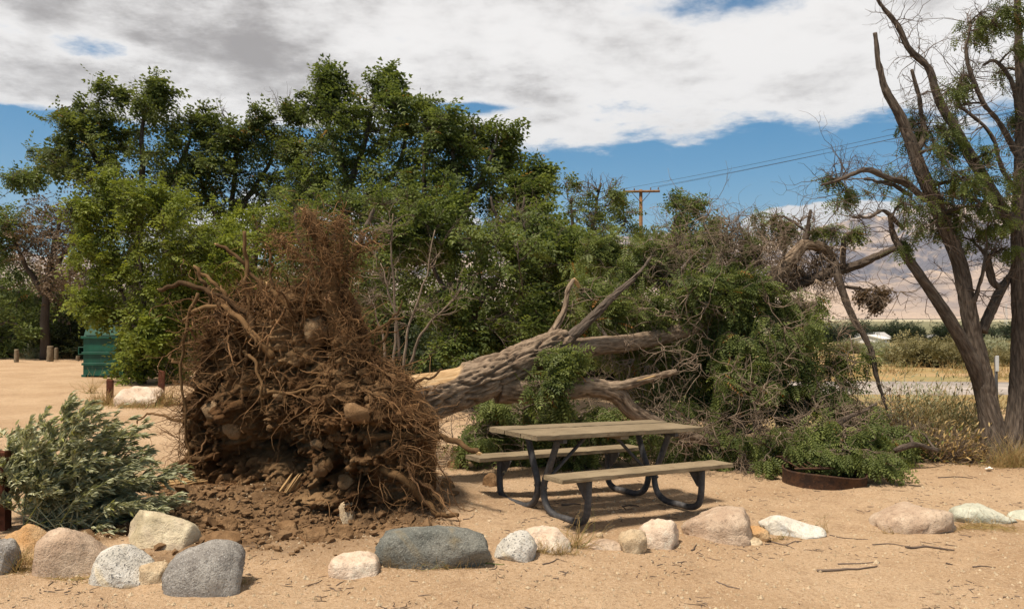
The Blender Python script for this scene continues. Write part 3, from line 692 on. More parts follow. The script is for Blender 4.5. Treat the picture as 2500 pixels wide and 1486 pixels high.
def shrub(name, label, cat, c, rad, leaf, n=900, fl=.12, group=None, tpl=None, stems='twig', wind=WIND * .4, nst=26, upw=.9):
    root = thing(name, label, cat, c, group); c = np.asarray(c, float); rad = np.asarray(rad, float)
    d = unit(rng.normal(size=(nst, 3)) * (1, 1, .5) + (0, 0, upw)); d[:, 2] = np.abs(d[:, 2])
    P = wiggle(np.tile(c, (nst, 1)) + rng.normal(size=(nst, 3)) * rad * (.12, .12, 0), d, np.linalg.norm(d * rad, axis=1) * rng.uniform(.75, 1.15, nst), 7, .3, 0, wind)
    mb = MB(); tubes(mb, P, np.linspace(.012, .003, 7)[None].repeat(nst, 0) * max(.5, rad.mean()), 3); mb.build('stems', M[stems], root, kind='stuff')
    i = rng.integers(0, nst, n); j = rng.integers(2, 7, n)
    Q = P[i, j] + rng.normal(size=(n, 3)) * rad * .13
    Q[:, 2] = np.maximum(Q[:, 2], c[2] + .02)
    D = unit(P[i, j] - P[i, j - 1]) * .7 + rng.normal(size=(n, 3)) * .5 + wind
    mb = MB(); fronds(mb, Q, D, fl * rng.uniform(.6, 1.3, n), tpl or FR_FAR); mb.build('foliage', M[leaf], root, smooth=False, kind='stuff')
    return root
def copy_tree(root, loc, label=None, sc_=1.0, rz=0.0):
    r = root.copy(); C.objects.link(r); r.location = loc; r.scale = (sc_,) * 3; r.rotation_euler = (0, 0, rz)
    if label: r['label'] = label
    for ch in list(root.children):
        c = ch.copy(); C.objects.link(c); c.parent = r
    return r

# ------------------------------------------------------------------ rocks
import bmesh
_ico = {}
def ico(sub):
    if sub not in _ico:
        bm = bmesh.new(); bmesh.ops.create_icosphere(bm, subdivisions=sub, radius=1)
        _ico[sub] = (np.array([v.co[:] for v in bm.verts]), np.array([[v.index for v in f.verts] for f in bm.faces])); bm.free()
    return _ico[sub]
def rock_shape(half, seed, sub=4, facets=7, rough=.16, boxy=.5):
    """rounded boulder: a sphere pushed towards a box, cut by random facets and roughened"""
    v, f = ico(sub); g = np.random.default_rng(seed); v = v.copy()
    p = 2 + 2.2 * boxy; v /= (np.abs(v) ** p).sum(1, keepdims=True) ** (1 / p)
    for _ in range(facets):
        n = unit(g.normal(size=3)); d = g.uniform(.66, .92); s = v @ n - d; m = s > 0
        v[m] -= n * (s[m] * .93)[:, None]
    o = g.random(3) * 40
    v = v * (1 + rough * fbm(v * 1.3 + o, 3) + .045 * fbm(v * 4 + o, 3) + .028 * fbm(v * 11 + o, 3) - .05 * sstep(np.abs(perlin(v * 2.2 + o)), .07, 0))[:, None]
    return v * np.asarray(half), f
def rock(label, bbox, matname, seed, dY=None, rot=0.0, group=None, facets=7, rough=.16, boxy=.5, name='boulder', bury=.5, depth=.8, tilt=0.0):
    x0, x1, y0, y1 = bbox
    g = G((x0 + x1) / 2, y1); Y = g[1]
    w = (x1 - x0) / F * Y; h = (y1 - y0) / F * Y
    half = np.array([w / 2, w / 2 * depth, h / 2 * (1 + bury)]) * 1.03
    v, f = rock_shape(half, seed, 4 if w > .12 else 3, facets, rough, boxy)
    cr, sr = math.cos(tilt), math.sin(tilt)
    v = v @ np.array([[cr, 0, sr], [0, 1, 0], [-sr, 0, cr]]).T
    hi = v[:, 2].max(); ex = (v[:, 0].max() - v[:, 0].min())
    v[:, 0] *= w / ex; c = np.array([g[0], g[1] + half[1] * .75, 0])
    c[2] = float(height(c[0], c[1]))
    top = W(0, y0, c[1])[2]
    v[:, 2] += top - c[2] - hi
    mb = MB(); mb.add(v, f); o = mb.build(name, M[matname]); o.location = c
    return tag(o, label, 'boulder' if w > .25 else 'stone', group)
def build_rocks():
    gl = 'boulders edging the campsite'
    R_ = lambda *a, **k: rock(*a, group=gl, **k)
    R_('orange tan boulder at the foot of the grey green sagebrush', (-20, 106, 1277, 1375), 'r_orange', 11)
    R_('small grey boulder cut by the left edge of the photo', (-40, 38, 1313, 1402), 'r_grey', 12)
    R_('large round pinkish boulder between the orange one and the white speckled one', (64, 250, 1286, 1407), 'r_pink', 13, boxy=.6, facets=4, rough=.1)
    R_('white granite boulder with black specks and a yellow stain', (200, 355, 1330, 1426), 'r_white', 14, tilt=.35, facets=3, rough=.08, boxy=.2)
    R_('long flat topped cream boulder below the sagebrush tips', (268, 500, 1245, 1337), 'r_cream', 15, tilt=.08, facets=11, boxy=.9, depth=.7)
    R_('small tan stone wedged between the speckled and the grey boulder', (326, 402, 1371, 1422), 'r_tan', 16, name='stone')
    R_('large smooth grey boulder nearest the camera', (386, 586, 1320, 1448), 'r_grey', 17, tilt=-.25, facets=3, rough=.08, boxy=.45)
    R_('half buried earth stained stone behind the grey boulder', (490, 582, 1297, 1338), 'r_soil', 18, name='stone')
    R_('low pale pink boulder left of the big blue grey one', (794, 922, 1349, 1410), 'r_palepink', 19, facets=4, rough=.1)
    R_('longest blue grey boulder in the middle of the row', (906, 1198, 1281, 1388), 'r_blue', 20, facets=9, boxy=.85, depth=.55, tilt=.06)
    R_('greyish white boulder with a crease right of the blue grey one', (1204, 1313, 1293, 1368), 'r_white', 21, tilt=.3, facets=8, boxy=.6)
    R_('rounded white pink boulder beside the tall dry tuft', (1272, 1398, 1286, 1346), 'r_palepink', 22, facets=4, rough=.09)
    R_('flat sandy stone barely out of the ground in front of the bench', (1436, 1522, 1319, 1342), 'r_pink', 23, name='stone')
    R_('angular tan block in front of the white peaked boulder', (1514, 1584, 1290, 1349), 'r_tan', 24, boxy=.9, facets=10)
    R_('white peaked boulder stained pink behind the tan block', (1562, 1672, 1266, 1338), 'r_palepink', 25, boxy=.1, facets=6)
    R_('big pinkish tan boulder with two humps right of the picnic table', (1688, 1870, 1236, 1324), 'r_pink', 26, tilt=-.3, facets=6, rough=.22)
    R_('small smooth orange stone leaning on the two humped boulder', (1825, 1884, 1284, 1318), 'r_orange', 27, name='stone', tilt=.3)
    R_('tiny flat tan stone under the orange stone', (1805, 1862, 1313, 1328), 'r_tan', 28, name='stone')
    R_('flat white boulder with a grey chipped end', (1868, 2022, 1255, 1310), 'r_pale', 29, tilt=.16, facets=10, boxy=.7)
    R_('low sandy tan boulder right of the open ground', (2160, 2348, 1232, 1298), 'r_pink', 30, tilt=-.22, facets=5)
    R_('low pale greenish boulder near the right edge', (2328, 2497, 1226, 1274), 'r_green', 31, tilt=.15, facets=6)
    R_('pale boulder cut by the right edge of the photo', (2484, 2560, 1246, 1270), 'r_green', 32)
    gb = 'boulders by the parking lot'
    rock('white boulder between the two short brown posts', (270, 380, 943, 992), 'r_palepink', 33, group=gb, boxy=.8)
    rock('pale boulder behind the right brown post', (395, 452, 902, 934), 'r_pale', 34, group=gb)
    rock('low tan boulder in front of the dumpster corner', (212, 300, 902, 918), 'r_tan', 35, group=gb)
    rock('pale stone by the grass beyond the root plate', (438, 470, 848, 868), 'r_pale', 36, group=gb)
    gp = 'stones turned up in the pit'
    for i, (b, l) in enumerate((((820, 868, 1224, 1274), 'grey stone with wood chips in the dug up soil below the roots'), ((668, 726, 1270, 1302), 'round brown stone at the middle of the pit'),
                   ((805, 858, 1280, 1318), 'soil covered stone at the right end of the pit'), ((745, 800, 1284, 1322), 'soil covered stone next to the right end of the pit'),
                   ((525, 575, 1260, 1292), 'dark earthy stone behind the half buried one'), ((1090, 1130, 1118, 1142), 'brown stone between the roots and the far bench'),
                   ((1175, 1215, 1152, 1186), 'dark stone behind the far bench leg'), ((1075, 1110, 1165, 1190), 'brown stone beside the lower right root'),
                   ((1452, 1472, 1298, 1312), 'small grey stone on the sand before the table'), ((535, 556, 1424, 1440), 'pink pebble at the foot of the nearest grey boulder'))):
        rock(l, b, 'r_soil' if i not in (0, 8, 9) else 'r_tan', 50 + i, group=gp, name='stone')
build_rocks()

# ------------------------------------------------------------------ picnic table
def lobj(name, mb, mat, parent, smooth=True):
    o = bpy.data.objects.new(name, mb.mesh(name, smooth) if isinstance(mb, MB) else mb); C.objects.link(o); o.parent = parent
    if not o.data.materials: o.data.materials.append(mat)
    return o
def box(mb, a, b, wear=0.0, nx=1, bev=.004):
    """box a..b, bevelled edges along x, worn where wear > 0"""
    x = np.linspace(a[0], b[0], nx + 1); y0, y1, z0, z1 = a[1], b[1], a[2], b[2]; e = bev
    prof = np.array([(y0 + e, z0), (y1 - e, z0), (y1, z0 + e), (y1, z1 - e), (y1 - e, z1), (y0 + e, z1), (y0, z1 - e), (y0, z0 + e)])
    V = np.zeros((nx + 1, 8, 3)); V[..., 0] = x[:, None]; V[..., 1:] = prof[None]
    if wear:
        s = rng.random() * 40
        nn = perlin(np.stack([V[..., 0] * 9 + s, V[..., 1] * 30, V[..., 2] * 30], -1)); V[..., 2] -= wear * np.maximum(0, nn) * (prof[None, :, 1] > (z0 + z1) / 2)
        V[..., 1] += wear * .6 * nn * np.sign(prof[None, :, 0] - (y0 + y1) / 2); V[0, :, 0] += wear * nn[0]; V[-1, :, 0] += wear * nn[-1]
    i = np.arange(nx)[:, None] * 8; j = np.arange(8)[None]
    q = np.stack([i + j, i + 8 + j, i + 8 + (j + 1) % 8, i + (j + 1) % 8], -1).reshape(-1, 4)
    mb.add(V.reshape(-1, 3), [q, np.arange(8)[None], (nx * 8 + np.arange(8))[None, ::-1]])
def pipe(mb, pts, r, n=40, sides=12): tubes(mb, spline(pts, n), np.full(n, r), sides, tint=.5)
def build_table():
    c = np.array([.825, 7.87, 0.0]); c[2] = float(height(c[0], c[1]))
    root = thing('picnic_table', 'weathered tan plank picnic table with two benches on dark bent pipe legs', 'picnic table', c)
    root.rotation_euler = (.0, math.radians(2.3), .615)
    L = 1.05
    for k in range(3):
        mb = MB(); y = -.363 + k * .244
        box(mb, (-L + rng.uniform(-.012, .012), y, .715), (L + rng.uniform(-.012, .012), y + .230, .757 + rng.uniform(-.005, .005)), .010, 90)
        lobj('plank', mb, M['plank'], root, False)
    for sgn in (-1, 1):
        mb = MB(); y = .615 * sgn
        box(mb, (-L, y - .125, .412), (L, y + .125, .452), .010, 90); lobj('bench_plank', mb, M['plank'], root, False)
    for u in (-.70, .70):
        for sgn in (-1, 1):
            mb = MB()
            pipe(mb, [(u, -.235 * -sgn, .712), (u, -.14 * -sgn, .48), (u, -.055 * -sgn, .30), (u, -.047 * -sgn, .19), (u, -.10 * -sgn, .085), (u, -.21 * -sgn, .032), (u, -.38 * -sgn, .028),
                      (u, -.53 * -sgn, .030), (u, -.625 * -sgn, .075), (u, -.655 * -sgn, .17), (u, -.66 * -sgn, .30), (u, -.66 * -sgn, .408)], .031, 60)
            leg = lobj('leg', mb, M['steel'], root)
            mb = MB(); th = .005      # gusset under the bench
            tri = np.array([(.63 * sgn, .409), (.47 * sgn, .409), (.49 * sgn, .375), (.60 * sgn, .245), (.64 * sgn, .23)])
            V = np.concatenate([np.column_stack([np.full(5, u - th), tri]), np.column_stack([np.full(5, u + th), tri])])
            mb.add(V, [np.arange(5)[None], np.arange(5, 10)[None, ::-1], np.array([[i, (i + 1) % 5, 5 + (i + 1) % 5, 5 + i] for i in range(5)])])
            lobj('gusset', mb, M['steel'], leg, False)
        mb = MB(); box(mb, (u - .022, -.33, .672), (u + .022, .33, .713)); lobj('crosspiece', mb, M['steel'], root, False)
        mb = MB(); s = math.copysign(1, u)
        pipe(mb, [(u - s * .028, 0, .26), (u - s * .30, 0, .49), (u - s * .56, 0, .705)], .017, 8, 8); lobj('brace', mb, M['steel'], root)
        mb = MB(); pipe(mb, [(u, -.09, .245), (u, .09, .245)], .012, 4, 8); lobj('bolt', mb, M['steel'], root)
    mb = MB(); box(mb, (-.05, -.34, .678), (.05, .34, .714)); lobj('batten', mb, M['plank'], root, False)
build_table()

# ------------------------------------------------------------------ fire ring
def build_fire_ring():
    g = G(2050, 1196); c = np.array([g[0], g[1] + .46, 0]); c[2] = float(height(c[0], c[1]))
    root = thing('fire_ring', 'rusty steel campfire ring half covered by fallen leafy branches', 'fire ring', c); root.rotation_euler = (math.radians(2), math.radians(3), .3)
    n = 72; an = np.linspace(0, 2 * np.pi, n, endpoint=False); mb = MB()
    prof = [(.455, -.05), (.46, .135), (.468, .15), (.45, .155), (.445, .14), (.442, -.05)]
    dent = 1 + .02 * np.sin(an * 2 + 1) + .008 * np.sin(an * 5)
    V = np.stack([np.stack([r * np.cos(an) * dent, r * np.sin(an) * dent, np.full(n, z) + .012 * np.sin(an * 3 + 2) * (z > 0)], -1) for r, z in prof])
    i = np.arange(5)[:, None] * n; j = np.arange(n)[None]
    mb.add(V, np.stack([i + j, i + (j + 1) % n, i + n + (j + 1) % n, i + n + j], -1).reshape(-1, 4)); lobj('ring', mb, M['rust'], root)
    gr = bpy.data.objects.new('grate', None)
    mb = MB(); P = []
    t0 = np.array([-.40, -.02, .155]);
    for k in range(9):
        a = np.array([-.34 + k * .085, .0, .165]); P.append([a, a + (0, .38, .06)])
    P = np.array(P); tubes(mb, P, np.full((9, 2), .008), 6)
    tubes(mb, spline([(-.40, 0, .16), (0, 0, .165), (.40, 0, .17)], 6), np.full(6, .013), 6); tubes(mb, spline([(-.38, .38, .225), (0, .38, .225), (.38, .38, .225)], 6), np.full(6, .012), 6)
    g_ = lobj('grate', mb, M['rust'], root)
    mb = MB(); tubes(mb, spline([(.40, 0, .17), (.5, -.03, .165), (.62, -.06, .16)], 6), np.full(6, .014), 6); lobj('handle', mb, M['rust'], g_)
    mb = MB(); r = np.linspace(0, .44, 8)
    V = np.concatenate([np.stack([q * np.cos(an), q * np.sin(an), .03 + .02 * perlin(np.stack([q * np.cos(an) * 9, q * np.sin(an) * 9, an * 0], -1))], -1) for q in r])
    i = np.arange(7)[:, None] * n
    mb.add(V, np.stack([i + j, i + (j + 1) % n, i + n + (j + 1) % n, i + n + j], -1).reshape(-1, 4)); lobj('ash_bed', mb, M['ash'], root)
build_fire_ring()

# ------------------------------------------------------------------ dumpster, posts, sign, poles, houses
def prism(mb, prof, x0, x1):
    """extrude a (y,z) outline along x"""
    p = np.asarray(prof, float); n = len(p)
    V = np.concatenate([np.column_stack([np.full(n, x0), p]), np.column_stack([np.full(n, x1), p])])
    mb.add(V, [np.arange(n)[None, ::-1], np.arange(n, 2 * n)[None], np.array([[i, (i + 1) % n, n + (i + 1) % n, n + i] for i in range(n)])])
def build_dumpster():
    g = G(203, 920); root = thing('dumpster', 'dark green steel dumpster on the sandy lot behind the young tree', 'dumpster', g); root.rotation_euler = (0, 0, -.05)
    Wd = 1.5
    mb = MB(); prism(mb, [(0, .04), (1.25, .04), (1.25, 1.52), (.16, 1.52), (0, 1.16)], 0, Wd); body = lobj('body', mb, M['dumpster'], root, False)
    for z in (.38, .70):
        mb = MB(); box(mb, (-.03, -.045, z - .035), (Wd + .03, -.003, z + .035)); lobj('rib', mb, M['dumpster'], body, False)
    mb = MB(); box(mb, (-.05, -.06, 1.13), (Wd + .05, .01, 1.20)); lobj('lip', mb, M['dumpster'], body, False)
    mb = MB(); box(mb, (-.04, -.03, 0.0), (.10, 1.25, .07)); lobj('skid', mb, M['dumpster'], root, False)
    mb = MB(); box(mb, (Wd - .10, -.03, 0.0), (Wd + .04, 1.25, .07)); lobj('skid', mb, M['dumpster'], root, False)
    for x in (-.17, Wd + .003):
        mb = MB()
        for z in (.66, .86): box(mb, (x, .02, z), (x + .167, 1.15, z + .02))
        box(mb, (x if x < 0 else x + .147, .021, .682), (x + .02 if x < 0 else x + .167, 1.149, .858)); lobj('fork_pocket', mb, M['dumpster'], root, False)
    for x in (.02, Wd / 2 + .01):
        mb = MB(); prism(mb, [(.14, 1.545), (1.27, 1.60), (1.27, 1.66), (.14, 1.60), (.11, 1.56)], x, x + Wd / 2 - .04); lid = lobj('lid', mb, M['dark'], root, False)
        mb = MB(); box(mb, (x + .3, .40, 1.607), (x + .6, .46, 1.64)); lobj('handle', mb, M['dark'], lid, False)
    mb = MB(); prism(mb, [(-.010, 1.21), (.135, 1.535), (.115, 1.55), (-.028, 1.23)], .06, Wd - .06); lobj('chute_door', mb, M['dumpster'], root, False)
build_dumpster()
def post(name, label, px, top, bottom, wpx, mat, group=None, round_=False, Y=None):
    g = G(px, bottom); w = wpx / F * g[1]; h = W(px, top, g[1])[2] - g[2]
    mb = MB()
    if round_:
        z = np.linspace(-.1, h, 14); P = np.column_stack([.01 * np.sin(z * 5), 0 * z, z]); R = np.full(14, w / 2) * (1 + .05 * np.sin(z * 9)); R[-1] *= .82; P[-1, 2] += .0
        tubes(mb, P, R, 12, rough=.3)
    else:
        v0 = len(mb.v); P = np.array([[0, 0, -.1], [0, 0, h * .5], [0, 0, h - .012], [.004, 0, h]]); tubes(mb, P, np.array([1, 1, 1, .88]) * w / math.sqrt(2), 4)
    o = mb.build(name, mat, smooth=round_); o.location = g
    if not round_: o.rotation_euler = (rng.normal() * .02, rng.normal() * .02, math.pi / 4 + .12)
    return tag(o, label, 'post', group)
post('wooden_post', 'reddish brown post at the left edge beside the sagebrush', 2, 1098, 1292, 34, M['post_red'])
post('wooden_post', 'left of the two short brown posts flanking the white boulder', 268, 926, 982, 13, M['post_red'], 'short brown posts at the white boulder')
post('wooden_post', 'right of the two short brown posts flanking the white boulder', 393, 905, 972, 13, M['post_red'], 'short brown posts at the white boulder')
post('bollard', 'pale round wooden bollard farthest left at the edge of the lot', 40, 852, 884, 11, M['post'], 'round bollards along the lot', True)
post('bollard', 'thickest round bollard of the pair standing together at the lot edge', 122, 844, 882, 15, M['post'], 'round bollards along the lot', True)
post('bollard', 'thin short bollard just behind the thickest one', 137, 848, 879, 9, M['post'], 'round bollards along the lot', True)
post('bollard', 'bollard half hidden beside the dumpster', 190, 868, 880, 9, M['post'], 'round bollards along the lot', True)

def build_sign():
    g = np.array([W(2434, 900, 16.5)[0], 16.5, 0.]); g[2] = float(height(g[0], g[1]))
    zt = W(0, 868, 16.5)[2] - g[2]; zb = W(0, 906, 16.5)[2] - g[2]
    root = thing('road_sign', 'white road marker seen edge on behind the forked tree', 'sign', g)
    mb = MB(); tubes(mb, np.array([[0, .03, -.05], [0, .03, zt - .02]]), np.array([.03, .03]), 6); lobj('post', mb, M['steel'], root)
    mb = MB(); box(mb, (-.03, -.02, zb), (.03, .0, zt)); lobj('plate', mb, M['signback'], root, False)
build_sign()

def build_power():
    Y = 54.; b = np.array([W(1565, 700, Y)[0], Y, float(valley(Y))]); zt = W(0, 463, Y)[2] - b[2]
    root = thing('utility_pole', 'brown wooden utility pole with one crossarm rising behind the trees', 'utility pole', b)
    mb = MB(); tubes(mb, np.array([[0, 0, -.3], [0, 0, zt * .5], [0, 0, zt]]), np.array([.17, .14, .11]), 10, tint=.5); lobj('pole', mb, M['pole'], root)
    ax = np.array([.96, -.28, 0]); za = zt - .15; l = 1.22
    mb = MB(); tubes(mb, np.array([-ax * l + (0, -.16, za + .04), ax * l + (0, -.16, za - .03)]), np.full(2, .08), 4); lobj('crossarm', mb, M['pole'], root, False)
    for s in (-1, 1):
        mb = MB(); tubes(mb, np.array([ax * s * .62 + (0, -.2, za - .04), np.array([0, -.15, za - .75])]), np.full(2, .022), 6); lobj('brace', mb, M['wire'], root)
    ins = []
    for q in (-1.12, -.45, .62, 1.12):
        mb = MB(); p = ax * q + (0, -.16, za + .07); tubes(mb, np.array([p, p + (0, 0, .06), p + (0, 0, .10), p + (0, 0, .17)]), np.array([.015, .05, .03, .045]), 8); lobj('insulator', mb, M['ceramic'], root); ins.append(b + p + (0, 0, .17))
    d = np.array([8.0, -17.0, -.0]); lab = ['highest of the three thin power lines against the blue sky', 'middle one of the three thin power lines', 'lowest of the three thin power lines']
    for k, i in enumerate((3, 2, 0)):
        s = np.linspace(0, 1, 60); e = ins[i] + d * 2.7; P = ins[i][None] * (1 - s[:, None]) + e[None] * s[:, None]; P[:, 2] -= .9 * 4 * s * (1 - s) * .5 + k * .28 * s
        mb = MB(); tubes(mb, P, np.full(60, .009), 4, tint=.5); o = mb.build('power_line', M['wire']); tag(o, lab[k], 'power line', 'power lines on the utility pole')
build_power()

def house(name, label, px, py_top, Y, w, h, dpt, mat, roof, rz=0.0):
    b = np.array([W(px, 700, Y)[0], Y, float(valley(Y)) - .2])
    h = W(0, py_top, Y)[2] - b[2]; root = thing(name, label, 'house', b, 'small buildings across the valley'); root.rotation_euler = (0, 0, rz)
    eh = h * .62
    mb = MB(); V = np.array([(-w / 2, 0, 0), (w / 2, 0, 0), (w / 2, dpt, 0), (-w / 2, dpt, 0), (-w / 2, 0, eh), (w / 2, 0, eh), (w / 2, dpt, eh), (-w / 2, dpt, eh), (-w / 2, dpt / 2, h - .15), (w / 2, dpt / 2, h - .15)], float)
    mb.add(V, [np.array([[0, 1, 5, 4], [2, 3, 7, 6]]), np.array([[1, 2, 6, 9, 5], [3, 0, 4, 8, 7]])]); wall = lobj('wall', mb, mat, root, False)
    mb = MB(); o_ = .5
    prism(mb, [(-o_, eh - .25), (dpt / 2, h - .1), (dpt + o_, eh - .25), (dpt + o_, eh - .05), (dpt / 2, h + .1), (-o_, eh - .05)], -w / 2 - .4, w / 2 + .4); lobj('roof', mb, roof, root, False)
    for q in (-.28, .25):
        mb = MB(); box(mb, (q * w - .6, -.06, eh * .4), (q * w + .6, -.004, eh * .8)); lobj('window', mb, M['dark'], wall, False)
    return root
house('house', 'white gabled shed between dark trees at right', 2162, 818, 210, 6.5, 3, 7, M['white'], M['white'], .9)
house('house', 'long low white roofed house behind the right trees', 2092, 812, 230, 18, 3, 8, M['white'], M['roofgrey'])
house('house', 'pale building left of the forked tree trunk', 2300, 818, 240, 8, 3, 7, M['white'], M['roofgrey'])
house('house', 'white flat looking building right of the forked trunk', 2440, 808, 260, 10, 3, 8, M['white'], M['white'])

def build_mast():
    Y = 900.; b = np.array([W(2456, 700, Y)[0], Y, float(valley(Y)) - .2]); top = W(0, 742, Y)[2] - b[2]
    root = thing('radio_mast', 'slender lattice mast far off on the valley floor', 'mast', b)
    z = np.linspace(0, top, 14); mb = MB()
    for k in range(3):
        a = k * 2.094; r = 2.2 * (1 - z / top) + .25; P = np.column_stack([r * np.cos(a), r * np.sin(a), z]); tubes(mb, P, np.full(14, .14), 4, tint=.5)
    lobj('leg', mb, M['signback'], root); mb = MB()
    for i in range(13):
        for k in range(3):
            a, a2 = k * 2.094, (k + 1) * 2.094; r, r2 = 2.2 * (1 - z[i] / top) + .25, 2.2 * (1 - z[i + 1] / top) + .25
            tubes(mb, np.array([[r * np.cos(a), r * np.sin(a), z[i]], [r2 * np.cos(a2), r2 * np.sin(a2), z[i + 1]]]), np.full(2, .07), 3)
    lobj('lattice', mb, M['signback'], root)
build_mast()

# ------------------------------------------------------------------ scrub beyond the road, far trees, undergrowth
def build_scrub():
    gs = 'scrub bushes beyond the road'
    protos = [shrub('scrub_bush', 'round olive grey scrub bush beyond the road', 'bush', (20 + 3 * k, 33, 0), (1.2, 1.1, .85 + .2 * k), ('leaf_olive', 'leaf_pale', 'leaf_olive')[k], 2600, .16, gs, FR_FAR) for k in range(3)]
    # biggest ones named by place, the rest alike
    big = [(2230, 880, 31, 1.12, 0, 'tallest tan scrub bush with a domed top left of the forked tree'), (2320, 885, 30, .85, 0, 'wide olive scrub bush right of the tallest tan one'), (2170, 885, 33, .6, 1, 'low grey green bush left of the tallest tan one'),
           (2420, 885, 34, .72, 1, 'grey green bush behind the forked trunk and the road marker'), (2470, 890, 31, .7, 2, 'olive bush at the right edge beyond the road')]
    for k, (px, py, Y, s, kind, lab) in enumerate(big):
        loc = (W(px, py, Y)[0], Y, -.05); pr = protos[kind]
        if not pr.get('placed'): pr['placed'] = 1; pr.location = loc; pr.scale = (s,) * 3; pr['label'] = lab
        else: copy_tree(pr, loc, lab, s, rng.uniform(0, 6))
    far_lab = 'small scrub bush in the far field among many like it'
    for k in range(46):
        Y = rng.uniform(36, 110); px = rng.uniform(2000, 2700); copy_tree(protos[k % 3], (W(px, 800, Y)[0], Y, float(valley(Y)) - .1), far_lab, rng.uniform(.5, 1.15), rng.uniform(0, 6))
    for k in range(24):
        Y = rng.uniform(37, 70); px = rng.uniform(1250, 2000); copy_tree(protos[k % 3], (W(px, 800, Y)[0], Y, float(valley(Y)) - .1), far_lab, rng.uniform(.5, 1.15), rng.uniform(0, 6))
    gt = 'dark trees by the far houses'
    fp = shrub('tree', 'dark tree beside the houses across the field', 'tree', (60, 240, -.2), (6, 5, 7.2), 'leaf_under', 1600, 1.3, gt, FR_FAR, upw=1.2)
    VZ = lambda Y: float(valley(Y))
    spots = [(2060, 225, .8), (2085, 240, .7), (2105, 235, .95), (2130, 240, .85), (2150, 250, .9), (2175, 240, .9), (2195, 235, .95), (2215, 230, .85), (2235, 240, .75), (2300, 235, .85), (2318, 245, .95), (2335, 250, .9), (2352, 240, .7), (2400, 250, .85), (2425, 235, .7), (2470, 260, .95), (2030, 220, .8), (1990, 230, .9), (2500, 240, 1.)]
    for k, (px, Y, s) in enumerate(spots):
        loc = (W(px, 800, Y)[0], Y, VZ(Y) - .2)
        if k == 0: fp.location = loc; fp.scale = (s * .8, s * .8, s * .86); continue
        r = copy_tree(fp, loc, None, s, rng.uniform(0, 6)); r.scale = (s * .8, s * .8, s * rng.uniform(.6, .9))
build_scrub()
def build_undergrowth():
    gu = 'dark undergrowth below the background trees'
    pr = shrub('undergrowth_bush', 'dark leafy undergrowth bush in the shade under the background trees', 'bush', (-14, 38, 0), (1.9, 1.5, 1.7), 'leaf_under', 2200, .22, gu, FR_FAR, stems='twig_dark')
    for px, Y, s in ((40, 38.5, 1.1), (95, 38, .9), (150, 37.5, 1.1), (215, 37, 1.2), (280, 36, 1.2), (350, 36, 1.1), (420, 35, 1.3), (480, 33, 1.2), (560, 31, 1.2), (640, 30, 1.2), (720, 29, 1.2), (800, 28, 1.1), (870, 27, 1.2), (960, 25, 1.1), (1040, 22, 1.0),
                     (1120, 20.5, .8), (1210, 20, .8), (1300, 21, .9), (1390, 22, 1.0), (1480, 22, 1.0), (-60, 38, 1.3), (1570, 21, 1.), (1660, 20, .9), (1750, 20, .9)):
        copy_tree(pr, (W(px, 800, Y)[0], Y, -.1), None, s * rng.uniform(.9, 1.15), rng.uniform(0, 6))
    pr.location = (W(10, 800, 38)[0], 38, -.1)
    g3 = 'dark trees closing the view behind the locusts'
    p3 = shrub('thicket_tree', 'dark dense tree in the thicket far behind the locust trees', 'tree', (-18, 45, 0), (3.2, 2.6, 3.6), 'leaf_dark', 2600, .5, g3, FR_BG, stems='twig_dark', upw=1.1)
    for px, Y, s in ((-20, 46, 1.25), (90, 47, 1.1), (200, 46, 1.2), (310, 45, 1.25), (430, 46, 1.2), (540, 44, 1.2), (650, 45, 1.15), (760, 43, 1.2), (870, 42, 1.1), (980, 40, 1.05), (1080, 39, 1.0), (1180, 38, .9), (1290, 37, .75)):
        copy_tree(p3, (W(px, 800, Y)[0], Y, -.3), None, s * rng.uniform(.92, 1.1), rng.uniform(0, 6))
    p3.location = (W(30, 800, 48)[0], 48, -.3)
    g2 = 'low grey green bushes at the lot edge'
    p2 = shrub('low_bush', 'low grey green bush between the bollards', 'bush', G(85, 874), (.75, .6, .42), 'leaf_pale', 700, .12, g2, FR_FAR)
    copy_tree(p2, G(55, 872), 'low grey green bush beside the leftmost bollard', .8, 2.)
build_undergrowth()

# ------------------------------------------------------------------ the fallen tree
def trunk_mat_fn(t):
    v0 = attr(t, 'bv', 'Vector'); v = vscale(t, v0, (9., 48., 48.)); n = t.noise(v, 1.0, 5, .65, dist=.3)
    fur = attr(t, 'furrow'); bare = attr(t, 'bare')
    c = t.mix(t.ramp(n, .3, .7), (.125, .088, .060), (.315, .235, .165)); c = t.mix(t.m('MULTIPLY', fur, .75), c, (.07, .045, .028))
    w = t.mix(t.ramp(t.noise(vscale(t, v0, (4., 40., 40.)), 1.0, 4), .35, .7), (.36, .225, .11), (.52, .37, .21))
    c = t.mix(bare, c, w)
    return pbr(t, c, .92, n, .8, .01, .15)
M['trunk'] = material('furrowed_trunk', trunk_mat_fn)
def trunk_dark_fn(t):
    v0 = attr(t, 'bv', 'Vector'); v = vscale(t, v0, (9., 60., 60.)); n = t.noise(v, 1.0, 5, .65, dist=.3)
    c = t.mix(t.ramp(n, .3, .7), (.052, .041, .033), (.158, .122, .094)); c = t.mix(t.m('MULTIPLY', attr(t, 'furrow'), .5), c, (.055, .038, .027))
    return pbr(t, c, .92, n, .9, .01, .15)
M['trunk_dark'] = material('furrowed_dark_bark', trunk_dark_fn)
